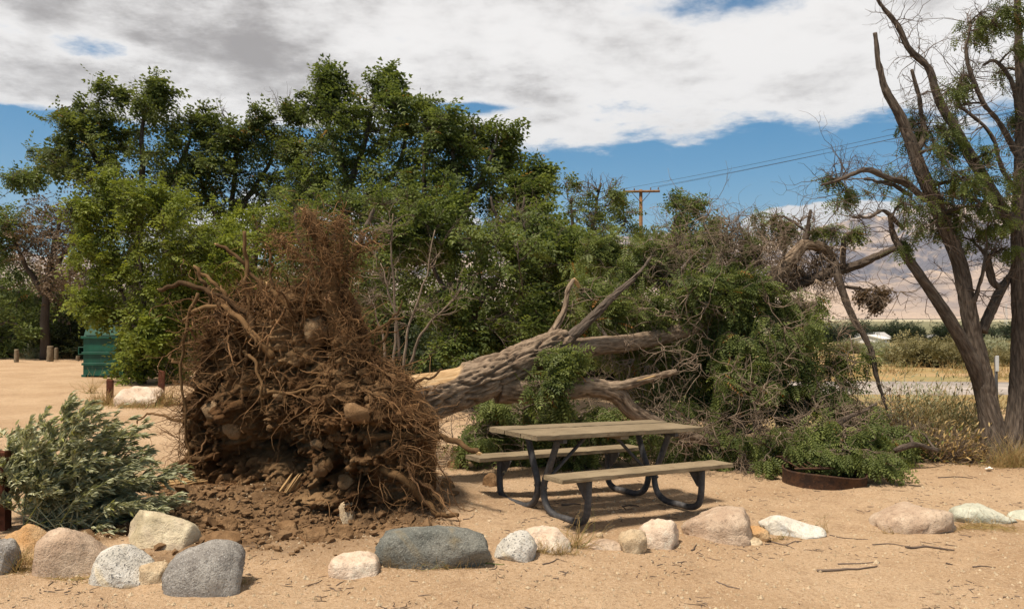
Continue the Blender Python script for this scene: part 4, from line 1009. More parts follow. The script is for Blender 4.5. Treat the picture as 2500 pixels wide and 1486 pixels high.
def big_trunk(pts, n=200, sides=96, amp=.028, bare=None):
    """furrowed trunk: pts rows are (x,y,z,r)"""
    c = spline(pts, n); P = c[:, :3]; R = c[:, 3]
    T = unit(np.gradient(P, axis=0)); A = unit(np.cross(T, [0, .2, 1.])); B = np.cross(T, A)
    an = np.linspace(0, 2 * np.pi, sides, endpoint=False); s = np.concatenate([[0], np.cumsum(np.linalg.norm(np.diff(P, axis=0), axis=1))])
    S, AN = np.meshgrid(s, an, indexing='ij'); RR = np.repeat(R[:, None], sides, 1)
    cx, cy = np.cos(AN) * RR, np.sin(AN) * RR
    q = np.stack([S * 3.0 + cx * 2.2, cx * 19, cy * 19], -1); wv = perlin(q * .6 + 31) * 1.1; q = q + wv[..., None]
    ridge = np.abs(perlin(q)) * 2.0; ridge2 = np.abs(perlin(q * 2.3 + 9)) * 1.6
    fur = 1 - sstep(ridge, .02, .26); bm = bare(S, AN) if bare else 0 * S
    lump = fbm(np.stack([S * 2, cx * 5, cy * 5], -1), 3)
    Rd = RR * (1 + .12 * lump) + (amp * (sstep(ridge, .03, .32) - .7) + amp * .45 * ridge2 + amp * .2 * perlin(q * 4.5 + 3)) * (1 - bm) - bm * amp * .4
    V = P[:, None] + Rd[..., None] * (np.cos(AN)[..., None] * A[:, None] + np.sin(AN)[..., None] * B[:, None])
    i = np.arange(n - 1)[:, None] * sides; j = np.arange(sides)[None]
    mb = MB(); mb.add(V, [np.stack([i + j, i + (j + 1) % sides, i + sides + (j + 1) % sides, i + sides + j], -1).reshape(-1, 4), ((n - 1) * sides + np.arange(sides))[None], np.arange(sides)[None, ::-1]],
                      bv=np.stack([S, cx, cy], -1).reshape(-1, 3), furrow=fur.ravel(), bare=bm.ravel(), tint=np.full(n * sides, .5))
    return mb, P, R
NP_ = unit(np.array([-.34, -.94, -.06]))                 # facing of the root plate
CP_ = W(770, 1000, 7.95)
def Q(px, py, out=0.0):
    """point on the root plate's plane seen at a photo pixel, moved out along its facing"""
    a = W(px, py, 1.0); o = np.array([0, 0, CAMZ]); d = a - o
    t = ((CP_ - o) @ NP_) / (d @ NP_); return o + d * t + NP_ * out
def build_fallen_tree():
    rootE = thing('fallen_tree', 'uprooted tree lying behind the picnic table with its root plate standing upright', 'fallen tree', (CP_[0], CP_[1], float(height(CP_[0], CP_[1]))))
    # --- root plate: earth held between the roots
    sil = [(1062, 1090), (1058, 1010), (1010, 950), (950, 890), (895, 845), (880, 770), (858, 715), (815, 690), (760, 688), (700, 700), (630, 722), (560, 760), (505, 840), (484, 930), (472, 1030), (462, 1120), (462, 1200), (530, 1248), (640, 1258), (760, 1262), (880, 1268), (980, 1262), (1050, 1215)]
    cx, cy = 770., 1010.
    th = np.array([math.atan2(-(y - cy), x - cx) for x, y in sil]); rr = np.array([math.hypot(x - cx, y - cy) for x, y in sil]); o = np.argsort(th); th, rr = th[o], rr[o]
    nt, nr = 320, 110; T = np.linspace(-np.pi, np.pi, nt, endpoint=False)
    Rr = np.interp(T, np.r_[th[-1] - 2 * np.pi, th, th[0] + 2 * np.pi], np.r_[rr[-1], rr, rr[0]])
    Rr = Rr * (1 + .07 * fbm(np.stack([np.cos(T) * 4, np.sin(T) * 4, T * 0], -1), 4))
    rho = np.linspace(0.02, 1, nr)
    hx = cx + np.cos(T)[None] * Rr[None] * rho[:, None]; hy = cy - np.sin(T)[None] * Rr[None] * rho[:, None]
    a = np.stack([(hx - PX) / F, cp - (PY - hy) / F * sp_, sp_ + (PY - hy) / F * cp], -1); a = a / a[..., 1:2]
    oo = np.array([0, 0, CAMZ]); t = ((CP_ - oo) @ NP_) / (a @ NP_); base = oo + a * t[..., None]
    def pix(cx_, cy_, rx, ry): return np.exp(-((hx - cx_) / rx) ** 2 - ((hy - cy_) / ry) ** 2)
    hgt = .34 * np.sqrt(np.maximum(0, 1 - rho ** 2.4))[:, None] * (1 - .35 * pix(690, 1080, 120, 110))
    q = base * 3.2
    disp = .30 * fbm(q, 3) + .20 * np.abs(fbm(q * 2.4 + 4, 3)) - .22 * sstep(fbm(q * 1.7 + 12, 2), .12, .45) + .11 * fbm(q * 6 + 8, 3) + .035 * fbm(q * 17 + 3, 2)
    disp += .20 * pix(880, 990, 130, 60) + .16 * pix(930, 1110, 110, 90) + .1 * pix(580, 1010, 90, 70) - .38 * pix(700, 1075, 55, 50) - .22 * pix(820, 800, 60, 60) - .2 * pix(640, 860, 80, 50) + .12 * pix(800, 1200, 200, 40)
    edge = sstep(1 - rho, 0, .12)[:, None]
    front = base + NP_ * (hgt + disp * edge)[..., None]
    mb = MB()
    def grid(V, flip):
        i = np.arange(nr - 1)[:, None] * nt; j = np.arange(nt)[None]
        f = np.stack([i + j, i + (j + 1) % nt, i + nt + (j + 1) % nt, i + nt + j], -1).reshape(-1, 4); mb.add(V, f[:, ::-1] if flip else f)
    grid(front, False)
    back = base - NP_ * (.5 * np.sqrt(np.maximum(0, 1 - rho ** 2))[:, None] + .12 * fbm(q + 20, 3) * edge)[..., None]; grid(back, True)
    plate = mb.build('root_plate', M['soil'], rootE)
    flat = front.reshape(-1, 3)
    def surf(px, py, out=0.02):
        k = ((hx - px) ** 2 + (hy - py) ** 2).argmin(); return flat[k] + NP_ * out
    # --- stones caught in the earth
    st = [(800, 800, 34, 44, 'r_dirty'), (575, 838, 26, 20, 'r_dirty'), (560, 806, 18, 10, 'r_dirty'), (580, 985, 24, 26, 'r_dirty'), (625, 1028, 22, 30, 'r_dirty'), (945, 985, 30, 26, 'r_soil'), (835, 1062, 16, 14, 'r_dirty'), (852, 1112, 20, 26, 'r_soil'),
          (808, 1010, 14, 18, 'r_soil'), (575, 940, 20, 16, 'r_soil'), (650, 960, 16, 12, 'r_soil'), (890, 1040, 18, 14, 'r_soil'), (980, 1030, 16, 18, 'r_soil'), (740, 950, 14, 12, 'r_dirty'), (900, 1150, 22, 18, 'r_soil'), (980, 1120, 20, 16, 'r_soil'),
          (640, 1120, 18, 14, 'r_soil'), (560, 1080, 18, 18, 'r_soil'), (700, 1000, 14, 12, 'r_dirty'), (770, 1130, 14, 12, 'r_dirty'), (520, 960, 14, 14, 'r_soil'), (880, 930, 18, 12, 'r_soil'), (820, 940, 24, 14, 'r_soil'), (600, 1150, 20, 12, 'r_soil'), (720, 860, 12, 12, 'r_dirty'), (660, 820, 12, 9, 'r_soil'), (950, 1180, 18, 14, 'r_soil')]
    for k in range(14): st.append((rng.uniform(500, 1030), rng.uniform(860, 1210), rng.uniform(5, 11), rng.uniform(5, 10), 'r_soil'))
    for k, (px, py, rx, ry, m) in enumerate(st):
        p = surf(px, py, .0); s_ = p[1] / F; v, f = rock_shape(np.array([rx, rx * .8, ry]) * s_, 200 + k, 3 if rx > 12 else 2, 11, .3, .8)
        v = v + NP_ * ((.45 if k < 12 else -.15) * rx * s_); mb = MB(); mb.add(v + p, f); mb.build('stone', M[m], plate)
    # --- main roots: (pixel x, pixel y, metres out of the plate)
    def proot(pts, r0, r1, cut=False, parent=plate, mat='root_dark', n=30, jit=.06, sides=9):
        P = [(surf(x, y, o) if o is not None and o < .9 else Q(x, y, o - 1.0)) for x, y, o in pts]
        c = spline(P, n, jit); s_ = c[0, 1] / F; R = (r0 + (r1 - r0) * np.linspace(0, 1, n) ** .8) * s_ * .62
        mb = MB(); tubes(mb, c, R, sides, rough=.35); ob = mb.build('root', M[mat], parent)
        if cut:
            d = unit(c[-1] - c[-3]); mb = MB(); k = 5
            for _ in range(k): tubes(mb, np.array([c[-1] - d * .01 + rng.normal(size=3) * R[-1] * .25, c[-1] + d * R[-1] * rng.uniform(.6, 1.8) + rng.normal(size=3) * R[-1] * .3]), np.array([R[-1] * .6, R[-1] * .15]), 5)
            mb.build('broken_end', M['heart'], ob)
        return c
    B = 1.0    # offsets above .9 lie in the plate's own plane (outside its outline)
    spike = proot([(850, 830, B + .1), (826, 740, B + .12), (822, 680, B + .12), (812, 620, B + .14), (795, 565, B + .16), (772, 525, B + .18)], 42, 22, True, n=44, jit=.03, sides=16)
    side_a = proot([(860, 800, B + .05), (852, 730, B + .04), (850, 660, B + .0), (872, 610, B - .02), (905, 592, B - .05)], 16, 5)
    side_b = proot([(790, 770, B + .15), (800, 690, B + .2), (780, 640, B + .22), (735, 600, B + .24), (700, 570, B + .22)], 13, 4)
    side_c = proot([(830, 700, B + .05), (845, 640, B + .1), (850, 580, B + .12), (840, 535, B + .1)], 12, 5)
    proot([(690, 800, .1), (650, 760, B + .3), (600, 722, B + .36), (555, 703, B + .4), (515, 692, B + .44), (470, 706, B + .46)], 15, 8, True)
    proot([(620, 760, B + .3), (600, 712, B + .35), (572, 680, B + .37), (545, 655, B + .4)], 10, 6, True)
    proot([(555, 770, B + .3), (560, 715, B + .3), (545, 680, B + .3), (536, 652, B + .31)], 9, 6, True)
    proot([(660, 770, B + .3), (645, 710, B + .28), (640, 640, B + .26), (636, 566, B + .25)], 10, 7)
    proot([(690, 735, B + .2), (660, 670, B + .24), (625, 625, B + .28), (580, 597, B + .3)], 9, 6, True)
    proot([(700, 760, B + .2), (695, 700, B + .2), (690, 640, B + .2), (684, 597, B + .2)], 8, 5, True)
    proot([(740, 860, .1), (690, 800, .14), (630, 755, B + .38), (570, 745, B + .42), (515, 772, B + .4)], 15, 8)
    proot([(555, 712, B + .42), (535, 770, B + .44), (522, 850, B + .45), (522, 950, B + .44), (530, 1040, B + .44), (535, 1100, B + .42), (528, 1170, B + .4)], 7, 4)
    proot([(533, 1080, B + .44), (548, 1130, B + .44), (560, 1190, B + .42)], 4.5, 2.5)
    proot([(600, 735, B + .4), (615, 790, B + .42), (650, 830, B + .42), (665, 890, B + .42)], 8, 4)
    proot([(650, 850, .12), (690, 870, .16), (720, 920, .16), (715, 990, .14)], 8, 4)
    proot([(680, 935, .12), (740, 940, .16), (800, 936, .16), (862, 925, .1)], 9, 5)
    proot([(940, 1040, .02), (1020, 1050, .1), (1080, 1060, B + .1), (1140, 1074, B + .14), (1184, 1098, B + .16)], 16, 10, True)
    proot([(980, 1120, .05), (1030, 1140, .12), (1062, 1190, B + .3), (1105, 1222, B + .32), (1152, 1236, B + .34)], 20, 8)
    proot([(1010, 1150, .05), (1055, 1160, B + .26), (1095, 1190, B + .28), (1118, 1222, B + .28)], 11, 6)
    proot([(960, 940, .05), (1010, 935, B + .1), (1050, 922, B + .06), (1078, 903, B + .0)], 8, 4)
    proot([(560, 1100, .05), (490, 1110, B + .25), (445, 1150, B + .25), (408, 1196, B + .22)], 11, 5)
    proot([(500, 1020, .05), (440, 1010, B + .2), (400, 1000, B + .2), (366, 1022, B + .2)], 7, 3)
    proot([(500, 900, .03), (460, 880, B + .2), (440, 860, B + .15)], 7, 3)
    proot([(760, 760, B + .25), (720, 720, B + .3), (700, 690, B + .32)], 11, 8, True)
    proot([(900, 870, .02), (935, 830, B + .05), (960, 780, B - .02), (975, 735, B - .05)], 8, 3)
    proot([(880, 840, .02), (930, 800, B + .02), (990, 770, B)], 7, 3)
    proot([(820, 700, B + .14), (860, 640, B + .05), (905, 592, B)], 5, 2)
    # --- medium roots, each its own part
    fineS, fineD, fineL = [], [], []
    def froot(p0, d, Ln, r, k=10, curl=.55, sag=.6, n=18):
        P = wiggle(np.asarray(p0)[None], np.asarray(d)[None], np.array([Ln]), k, curl, sag)
        P[0, :, 2] = np.maximum(P[0, :, 2], height(P[0, :, 0], P[0, :, 1]) + .01)
        P2 = spline(P[0], n, .02); mb = MB(); tubes(mb, P2, r * (1 - .7 * np.linspace(0, 1, n)), 6, rough=.4); mb.build('root', M['root'], plate)
        for q_ in P2[5::4]: fineS.append(q_); fineD.append(rng.normal(size=3) + (0, 0, -.4)); fineL.append(rng.uniform(.08, .28))
        return P2
    for k in range(105):
        i, j = int(nr * math.sqrt(rng.random()) * .999), rng.integers(0, nt); i = max(i, 20)
        if k % 2: i = rng.integers(int(nr * .8), nr)
        py_ = hy[i, j]
        if rng.random() < .85 * max(pix(600, 1030, 110, 130)[i, j], pix(880, 1060, 150, 130)[i, j], pix(740, 1140, 190, 70)[i, j]): continue
        radial = unit(base[i, j] - CP_ + 1e-6) * (rho[i] ** 1.5)
        if py_ > 1225: continue
        d = NP_ * rng.uniform(.1, .7) + radial * rng.uniform(.4, 1.4) + rng.normal(size=3) * .5
        if rng.random() < .5: d = np.array([0, 0, -.9]) + NP_ * .25 + rng.normal(size=3) * .4
        if py_ < 820: d = d + np.array([-.2, 0, .9])
        froot(front[i, j] - NP_ * .03, d, rng.uniform(.25, 1.0), rng.gamma(1.6, .0036) + .0022, curl=.6)
    # the fan of torn roots along the upper left edge, and across the face
    for k in range(95):
        p0 = surf(rng.uniform(500, 800), rng.uniform(745, 860), 0.0); p0 = p0 + NP_ * rng.uniform(-.2, .2)
        froot(p0, np.array([rng.normal() * .5 - .35, 0, 1.0 + rng.normal() * .35]) + NP_ * rng.normal() * .45, rng.uniform(.2, .30 + .5 * rng.random()), rng.gamma(1.6, .0042) + .002, curl=.5, sag=.1)
    for k in range(18):
        p0 = surf(rng.uniform(540, 800), rng.uniform(770, 900), .06)
        froot(p0, np.array([rng.normal() * .5 + .2, 0, -.8]) + NP_ * .25, rng.uniform(.35, 1.0), rng.gamma(1.6, .0036) + .002, curl=.45, sag=.4)
    for k in range(24):
        p0 = spike[rng.integers(4, 34)] + NP_ * rng.normal() * .05
        froot(p0, rng.normal(size=3) * (1, .6, .9) + (-.1, 0, .1), rng.uniform(.2, .5), rng.gamma(1.6, .0034) + .002, curl=.5, sag=.2)
    # --- fine roots
    n = 3600; i = (nr * np.sqrt(rng.random(n)) * .999).astype(int); j = rng.integers(0, nt, n); m = rng.random(n) < .45; i[m] = rng.integers(int(nr * .86), nr, m.sum())
    dens = np.clip(1.1 - pix(600, 1030, 130, 130)[i, j] * .95 - pix(880, 1060, 170, 150)[i, j] * .95 - pix(730, 1130, 200, 90)[i, j] * .6, .06, 1); keep = rng.random(n) < dens; i, j = i[keep], j[keep]
    S = front[i, j]; n = len(S); rad = unit(base[i, j] - CP_) * (rho[i] ** 2)[:, None]
    D = NP_ * rng.uniform(.1, .8, (n, 1)) + rad * rng.uniform(.3, 1.5, (n, 1)) + rng.normal(size=(n, 3)) * .6 - np.array([0, 0, .35]); Ln = rng.uniform(.10, .50, n)
    S2 = np.array(fineS); S = np.vstack([S, S2]); D = np.vstack([D, np.array(fineD)]); Ln = np.r_[Ln, fineL]
    # the shaggy mop of fine roots round the spike's tip
    k = 1250; mop = np.vstack([spike[18:44], side_a[12:], side_b[12:], side_c[6:], spike[24:44]]); ci = rng.integers(0, len(mop), k)
    S3 = mop[ci] + rng.normal(size=(k, 3)) * .045; D3 = rng.normal(size=(k, 3)) * (1, .8, .8) + (0, 0, .05); w = rng.gamma(1.4, .55, k).clip(.2, 1.6)
    S = np.vstack([S, S3]); D = np.vstack([D, D3]); Ln = np.r_[Ln, rng.uniform(.06, .26, k) * w]
    P = wiggle(S, D, Ln, 7, .8, .3); P[..., 2] = np.maximum(P[..., 2], height(P[..., 0], P[..., 1]) + .005)
    r = rng.gamma(3, .0009, len(S)) + .0009; mb = MB(); tubes(mb, P, r[:, None] * np.linspace(1, .4, 7)[None], 3)
    m = rng.integers(0, len(P), 5200); jj = rng.integers(2, 7, 5200); P2 = wiggle(P[m, jj], rng.normal(size=(5200, 3)) + unit(P[m, jj] - P[m, jj - 1]) * .5, rng.uniform(.04, .16, 5200), 5, .9, .3)
    tubes(mb, P2, np.linspace(.0016, .0008, 5)[None].repeat(5200, 0), 3); mb.build('fine_roots', M['root_fine'], plate, kind='stuff')
    # crumbs of earth clinging to the plate
    v, f = ico(1); k = 2600; i = (nr * np.sqrt(rng.random(k)) * .97).astype(int); j = rng.integers(0, nt, k); s = np.minimum(rng.gamma(1.3, .010, k), .06)
    V = v[None] * s[:, None, None] * (1 + .34 * rng.normal(size=(k, len(v), 1))) * rng.uniform(.55, 1.3, (k, 1, 3)) + front[i, j][:, None]
    mb = MB(); mb.add(V.reshape(-1, 3), (np.arange(k)[:, None, None] * len(v) + f[None]).reshape(-1, 3)); mb.build('earth_crumbs', M['soil'], plate, smooth=False, kind='stuff')

    # --- trunk and limbs
    def w4(px, py, Y, r): return np.r_[W(px, py, Y), r]
    barefn = lambda S, AN: sstep(np.cos(AN - 4.6) + .35 * perlin(np.stack([S * 4, np.cos(AN) * 2, np.sin(AN) * 2], -1)) - .15 - 2.0 * np.maximum(0, S - .95), .2, .35)
    mb, tp, tr = big_trunk([w4(900, 1020, 8.1, .34), w4(980, 990, 8.35, .31), w4(1060, 964, 8.6, .250), w4(1160, 932, 8.95, .220), w4(1255, 892, 9.3, .198), w4(1335, 852, 9.65, .165), w4(1375, 832, 9.85, .14)], 240, 110, .042, barefn)
    mb.build('trunk', M['trunk'], rootE)
    T = Tree(rootE, M['bark'], M['leaf_fallen'], FR_NEAR, .24)
    T.nodes += [(tp[i], tr[i]) for i in range(60, 240, 6)]
    def bl(pts, **k):
        mb, p, r = big_trunk([w4(*q) for q in pts], k.get('n', 110), k.get('sides', 40), k.get('amp', .014)); o = mb.build('limb', M[k.get('mat', 'trunk')], rootE)
        T.nodes += [(p[i], r[i]) for i in range(4, len(p), 3)]; return p, r
    bl([(1290, 878, 9.45, .17), (1350, 868, 9.75, .14), (1430, 848, 10.1, .12), (1520, 838, 10.4, .108), (1600, 825, 10.7, .10), (1690, 797, 11.0, .10), (1760, 752, 11.3, .115), (1830, 715, 11.6, .11), (1890, 690, 11.8, .11)], n=170)
    bl([(1850, 712, 11.7, .09), (1900, 668, 11.8, .095), (1935, 628, 11.9, .095), (1958, 601, 12.0, .085), (1978, 597, 12.05, .075), (2010, 606, 12.1, .075), (2032, 626, 12.1, .045), (2042, 640, 12.1, .012)], n=80)     # the cracked elbow
    bl([(1320, 868, 9.6, .085), (1390, 824, 9.8, .066), (1450, 770, 10.0, .052), (1500, 720, 10.15, .040), (1545, 682, 10.3, .026), (1580, 640, 10.5, .012), (1600, 600, 10.6, .006)], n=140, mat='trunk_dark')
    bl([(1320, 855, 9.7, .055), (1348, 812, 9.9, .042), (1378, 758, 10.0, .033), (1385, 712, 10.05, .026), (1400, 682, 10.1, .020)], n=60, sides=24)
    bl([(1400, 681, 10.1, .020), (1408, 690, 10.12, .02), (1414, 700, 10.15, .016)], n=14, sides=12, mat='heart')
    bl([(1215, 950, 9.1, .15), (1300, 955, 9.25, .13), (1380, 950, 9.4, .115), (1450, 946, 9.5, .11), (1505, 962, 9.6, .105), (1540, 1000, 9.65, .09), (1580, 1022, 9.75, .085), (1640, 1050, 9.9, .06), (1720, 1075, 10.2, .05)], n=150)
    bl([(1460, 950, 9.5, .07), (1520, 940, 9.55, .055), (1580, 925, 9.7, .045), (1650, 906, 9.9, .025)], n=70, sides=28)
    mb = MB(); tubes(mb, spline([W(1515, 938, 9.49), W(1560, 928, 9.6), W(1600, 917, 9.72)], 16), np.linspace(.012, .012, 16), 6); mb.build('split_wood', M['heart'], rootE)
    bl([(1880, 722, 12.3, .05), (1950, 694, 12.1, .07), (2020, 668, 12.1, .072), (2090, 648, 12.0, .06), (2140, 626, 11.8, .05), (2192, 603, 11.6, .035)], n=80, sides=28, mat='bark')
    bl([(2035, 640, 12., .055), (2060, 720, 11.9, .05), (2085, 780, 11.8, .045), (2125, 850, 11.7, .035), (2140, 920, 11.6, .028), (2165, 1000, 11.5, .015)], n=80, sides=20, mat='bark')
    bl([(1960, 605, 12., .04), (1972, 560, 12., .03), (1978, 512, 12., .02)], n=30, sides=16, mat='bark')
    bl([(2060, 700, 11.9, .02), (2100, 704, 11.85, .016), (2140, 712, 11.8, .012), (2175, 722, 11.8, .006)], n=40, sides=10, mat='bark')
    bl([(2058, 655, 12., .035), (2058, 620, 12., .035), (2060, 582, 12.0, .03)], n=24, sides=16, mat='bark')
    bl([(1700, 800, 11.1, .07), (1780, 830, 11.3, .06), (1800, 900, 11.3, .055), (1790, 960, 11.2, .05), (1795, 1040, 11.1, .05)], n=60, sides=20, mat='bark')
    bl([(1790, 910, 11.2, .045), (1850, 880, 11.1, .045), (1910, 865, 11.0, .03)], n=40, sides=16, mat='bark')
    bl([(1650, 1075, 10.6, .05), (1720, 1065, 10.5, .05), (1800, 1055, 10.4, .05), (1860, 1040, 10.4, .04)], n=50, sides=20, mat='bark')
    bl([(2010, 1060, 9.9, .03), (2050, 1030, 9.9, .03), (2100, 1005, 9.9, .02), (2140, 985, 10., .012)], n=40, sides=14, mat='bark')
    bl([(2185, 1100, 10.0, .035), (2230, 1085, 10.1, .03), (2290, 1098, 10.2, .02)], n=40, sides=14, mat='bark')
    # --- leafy clumps: (px, py, distance, rx, ry)
    cl = [(1750, 800, 11, 62, 55), (1820, 755, 11, 70, 58), (1890, 735, 11.1, 75, 50), (1955, 755, 11.2, 55, 60), (1850, 830, 10.7, 75, 55), (1925, 835, 10.7, 75, 75), (1965, 880, 10.7, 36, 48), (1770, 870, 10.8, 55, 50), (1870, 900, 10.7, 60, 50), (1980, 810, 11.2, 30, 50),
          (1540, 630, 13, 50, 36), (1640, 600, 13, 50, 32), (1720, 585, 12.8, 50, 30), (1500, 700, 12, 60, 55), (1590, 670, 12, 65, 50), (1670, 660, 12, 60, 45), (1430, 620, 12.5, 60, 55), (1480, 640, 12.5, 60, 45), (1860, 555, 12.6, 45, 22), (1905, 560, 12.6, 26, 20), (2010, 555, 12.2, 30, 22), (2065, 570, 12, 24, 18), (2045, 490, 12.2, 16, 14), (1800, 640, 12.1, 60, 40), 
          (1345, 880, 9.2, 34, 28), (1390, 880, 9.4, 24, 20), (1340, 925, 9.1, 30, 24), (1310, 940, 9.0, 34, 24), (1350, 985, 9.1, 30, 20), (1450, 770, 10.6, 60, 50), (1560, 760, 10.9, 60, 50), (1640, 760, 11, 60, 50),
          (1480, 880, 11.5, 70, 50), (1560, 880, 11.6, 70, 50), (1640, 870, 11.7, 70, 50), (1700, 900, 11.6, 70, 55), (1600, 960, 11.3, 70, 50), (1690, 980, 11.2, 75, 55), (1770, 970, 11.2, 75, 60), (1850, 980, 11.1, 75, 60), (1930, 970, 11, 70, 60), (2000, 970, 11, 60, 50),
          (1250, 1010, 10.3, 70, 46), (1330, 1020, 10.3, 70, 46), (1420, 1020, 10.3, 70, 46), (1180, 1040, 9.9, 60, 44), (1130, 1080, 9.6, 50, 30), (1250, 1085, 10.0, 66, 34), (1330, 1075, 10.0, 66, 34), (1420, 1080, 10.0, 66, 30), (1390, 1118, 9.7, 26, 16), (1500, 1060, 10.2, 60, 40),
          (1690, 1050, 10.5, 62, 42), (1740, 1095, 10.2, 56, 32), (1650, 1090, 10.2, 50, 30), (1800, 1070, 10.3, 56, 40), (1870, 1085, 10, 56, 36), (1950, 1070, 9.8, 56, 40), (1995, 1030, 9.9, 50, 36), (1985, 1098, 9.7, 56, 22), (2050, 1098, 9.6, 60, 20), (2115, 1108, 9.5, 54, 22), (2170, 1128, 9.3, 28, 18), (1865, 1120, 9.7, 26, 20), (2090, 1050, 9.8, 56, 32),
          (2080, 990, 11, 56, 40), (2030, 900, 11.4, 46, 50), (2180, 1075, 10.4, 46, 30), (2250, 1085, 10.8, 56, 28), (2330, 1080, 11, 50, 24), (2150, 1040, 10.6, 46, 30), (2100, 870, 11.7, 22, 36)]
    cl += [(1400, 700, 11, 50, 40), (1500, 770, 11.3, 56, 36), (1590, 770, 11.5, 50, 36), (1680, 720, 10.8, 60, 46), (1740, 690, 11, 60, 46), (1800, 700, 11, 60, 40), (1700, 860, 11.4, 60, 46), (1560, 560 + 60, 12, 50, 40), (1480, 600, 13, 50, 36),
           (1210, 1000, 9.9, 56, 30), (1290, 1040, 9.9, 60, 30), (1380, 1030, 9.9, 60, 30), (1470, 1010, 10.0, 60, 40), (1550, 1060, 10.1, 56, 36), (1620, 1010, 10.6, 60, 50), (1780, 930, 10.5, 60, 50), (1860, 950, 10.4, 56, 40)]
    for c in cl:
        px, py, Y, rx, ry = c; s_ = Y / F; low = py > 940
        hang = np.array([.25, -.15, -.55]) if (1730 < px < 2010 and 720 < py < 930) or low else WIND * .7
        T.clump(W(px, py, Y), (rx * s_, .75 * rx * s_, ry * s_), nb=int(np.clip(rx / 5.5, 3, 11)), per=int(30 * np.clip(rx / 55, .45, 1.1)), wind=hang, droop=.45, twr=.006, leafy=1.35, fl=.22 if py < 1060 else .19)
    # --- bare twigs
    def tw(px, py, Y, dx, dy, L, n=10, r=.006, mb=None, spread=.8, curl=1.0, sub=3):
        T.bare(W(px, py, Y), np.array([dx, rng.normal() * .4, -dy]), L, n, r, curl, spread, sub)
    for k in range(60):
        px = rng.uniform(1650, 1960); py = 625 + rng.normal() * 45 + (1900 - px) * .22; tw(px - 40, py, rng.uniform(11.4, 12.6), -1, -.05, rng.uniform(.5, 1.1), 10, .006)
    for k in range(48): tw(rng.uniform(1420, 2000), rng.uniform(700, 1000), rng.uniform(10.2, 11.4), rng.normal(), rng.normal(), rng.uniform(.4, 1.0), 7, .006)
    for k in range(30): T.bare(W(rng.uniform(1450, 2080), rng.uniform(840, 1080), rng.uniform(9.6, 10.6)), np.array([rng.normal(), -.5, .3 + rng.normal() * .6]), rng.uniform(.3, .8), 4, .0058, .9, .6, 4)
    for k in range(70): tw(rng.uniform(1150, 2150), rng.uniform(1000, 1110), rng.uniform(9.7, 10.6), rng.normal(), -.2 + rng.normal() * .4, rng.uniform(.35, .9), 7, .006)
    for k in range(16): tw(rng.uniform(1980, 2200), rng.uniform(700, 1050), rng.uniform(10.6, 11.8), rng.normal(), .6 + rng.normal() * .5, rng.uniform(.4, .8), 6, .006)
    for k in range(26): tw(rng.uniform(1700, 2100), rng.uniform(530, 600), 12, rng.normal() * .6, -1, rng.uniform(.3, .7), 5, .006)
    for k in range(16): tw(rng.uniform(1860, 2060), rng.uniform(600, 700), rng.uniform(11.7, 12.3), rng.normal(), .25 + .4 * rng.normal(), rng.uniform(.35, .7), 8, .008)
    for k in range(26): tw(rng.uniform(1900, 2060), rng.uniform(625, 690), rng.uniform(12.2, 12.6), -.8 + rng.normal() * .6, .3 * rng.normal(), rng.uniform(.4, .8), 9, .008)
    T.finish('branch', 'foliage', M['twig'])
    # dry leaf bundles hanging in the broken branches
    for (px, py, r) in ((2150, 725, 24), (2105, 725, 15), (2135, 745, 14)):
        p = W(px, py, 11.8); k = 260; mb = MB(); d = rng.normal(size=(k, 3)); fronds(mb, p + d * r * .35 * 11.8 / F, rng.normal(size=(k, 3)), rng.uniform(.05, .12, k), FR_FAR)
        mb.build('dry_leaf_bundle', M['leaf_brown'], rootE, smooth=False, kind='stuff')
build_fallen_tree()

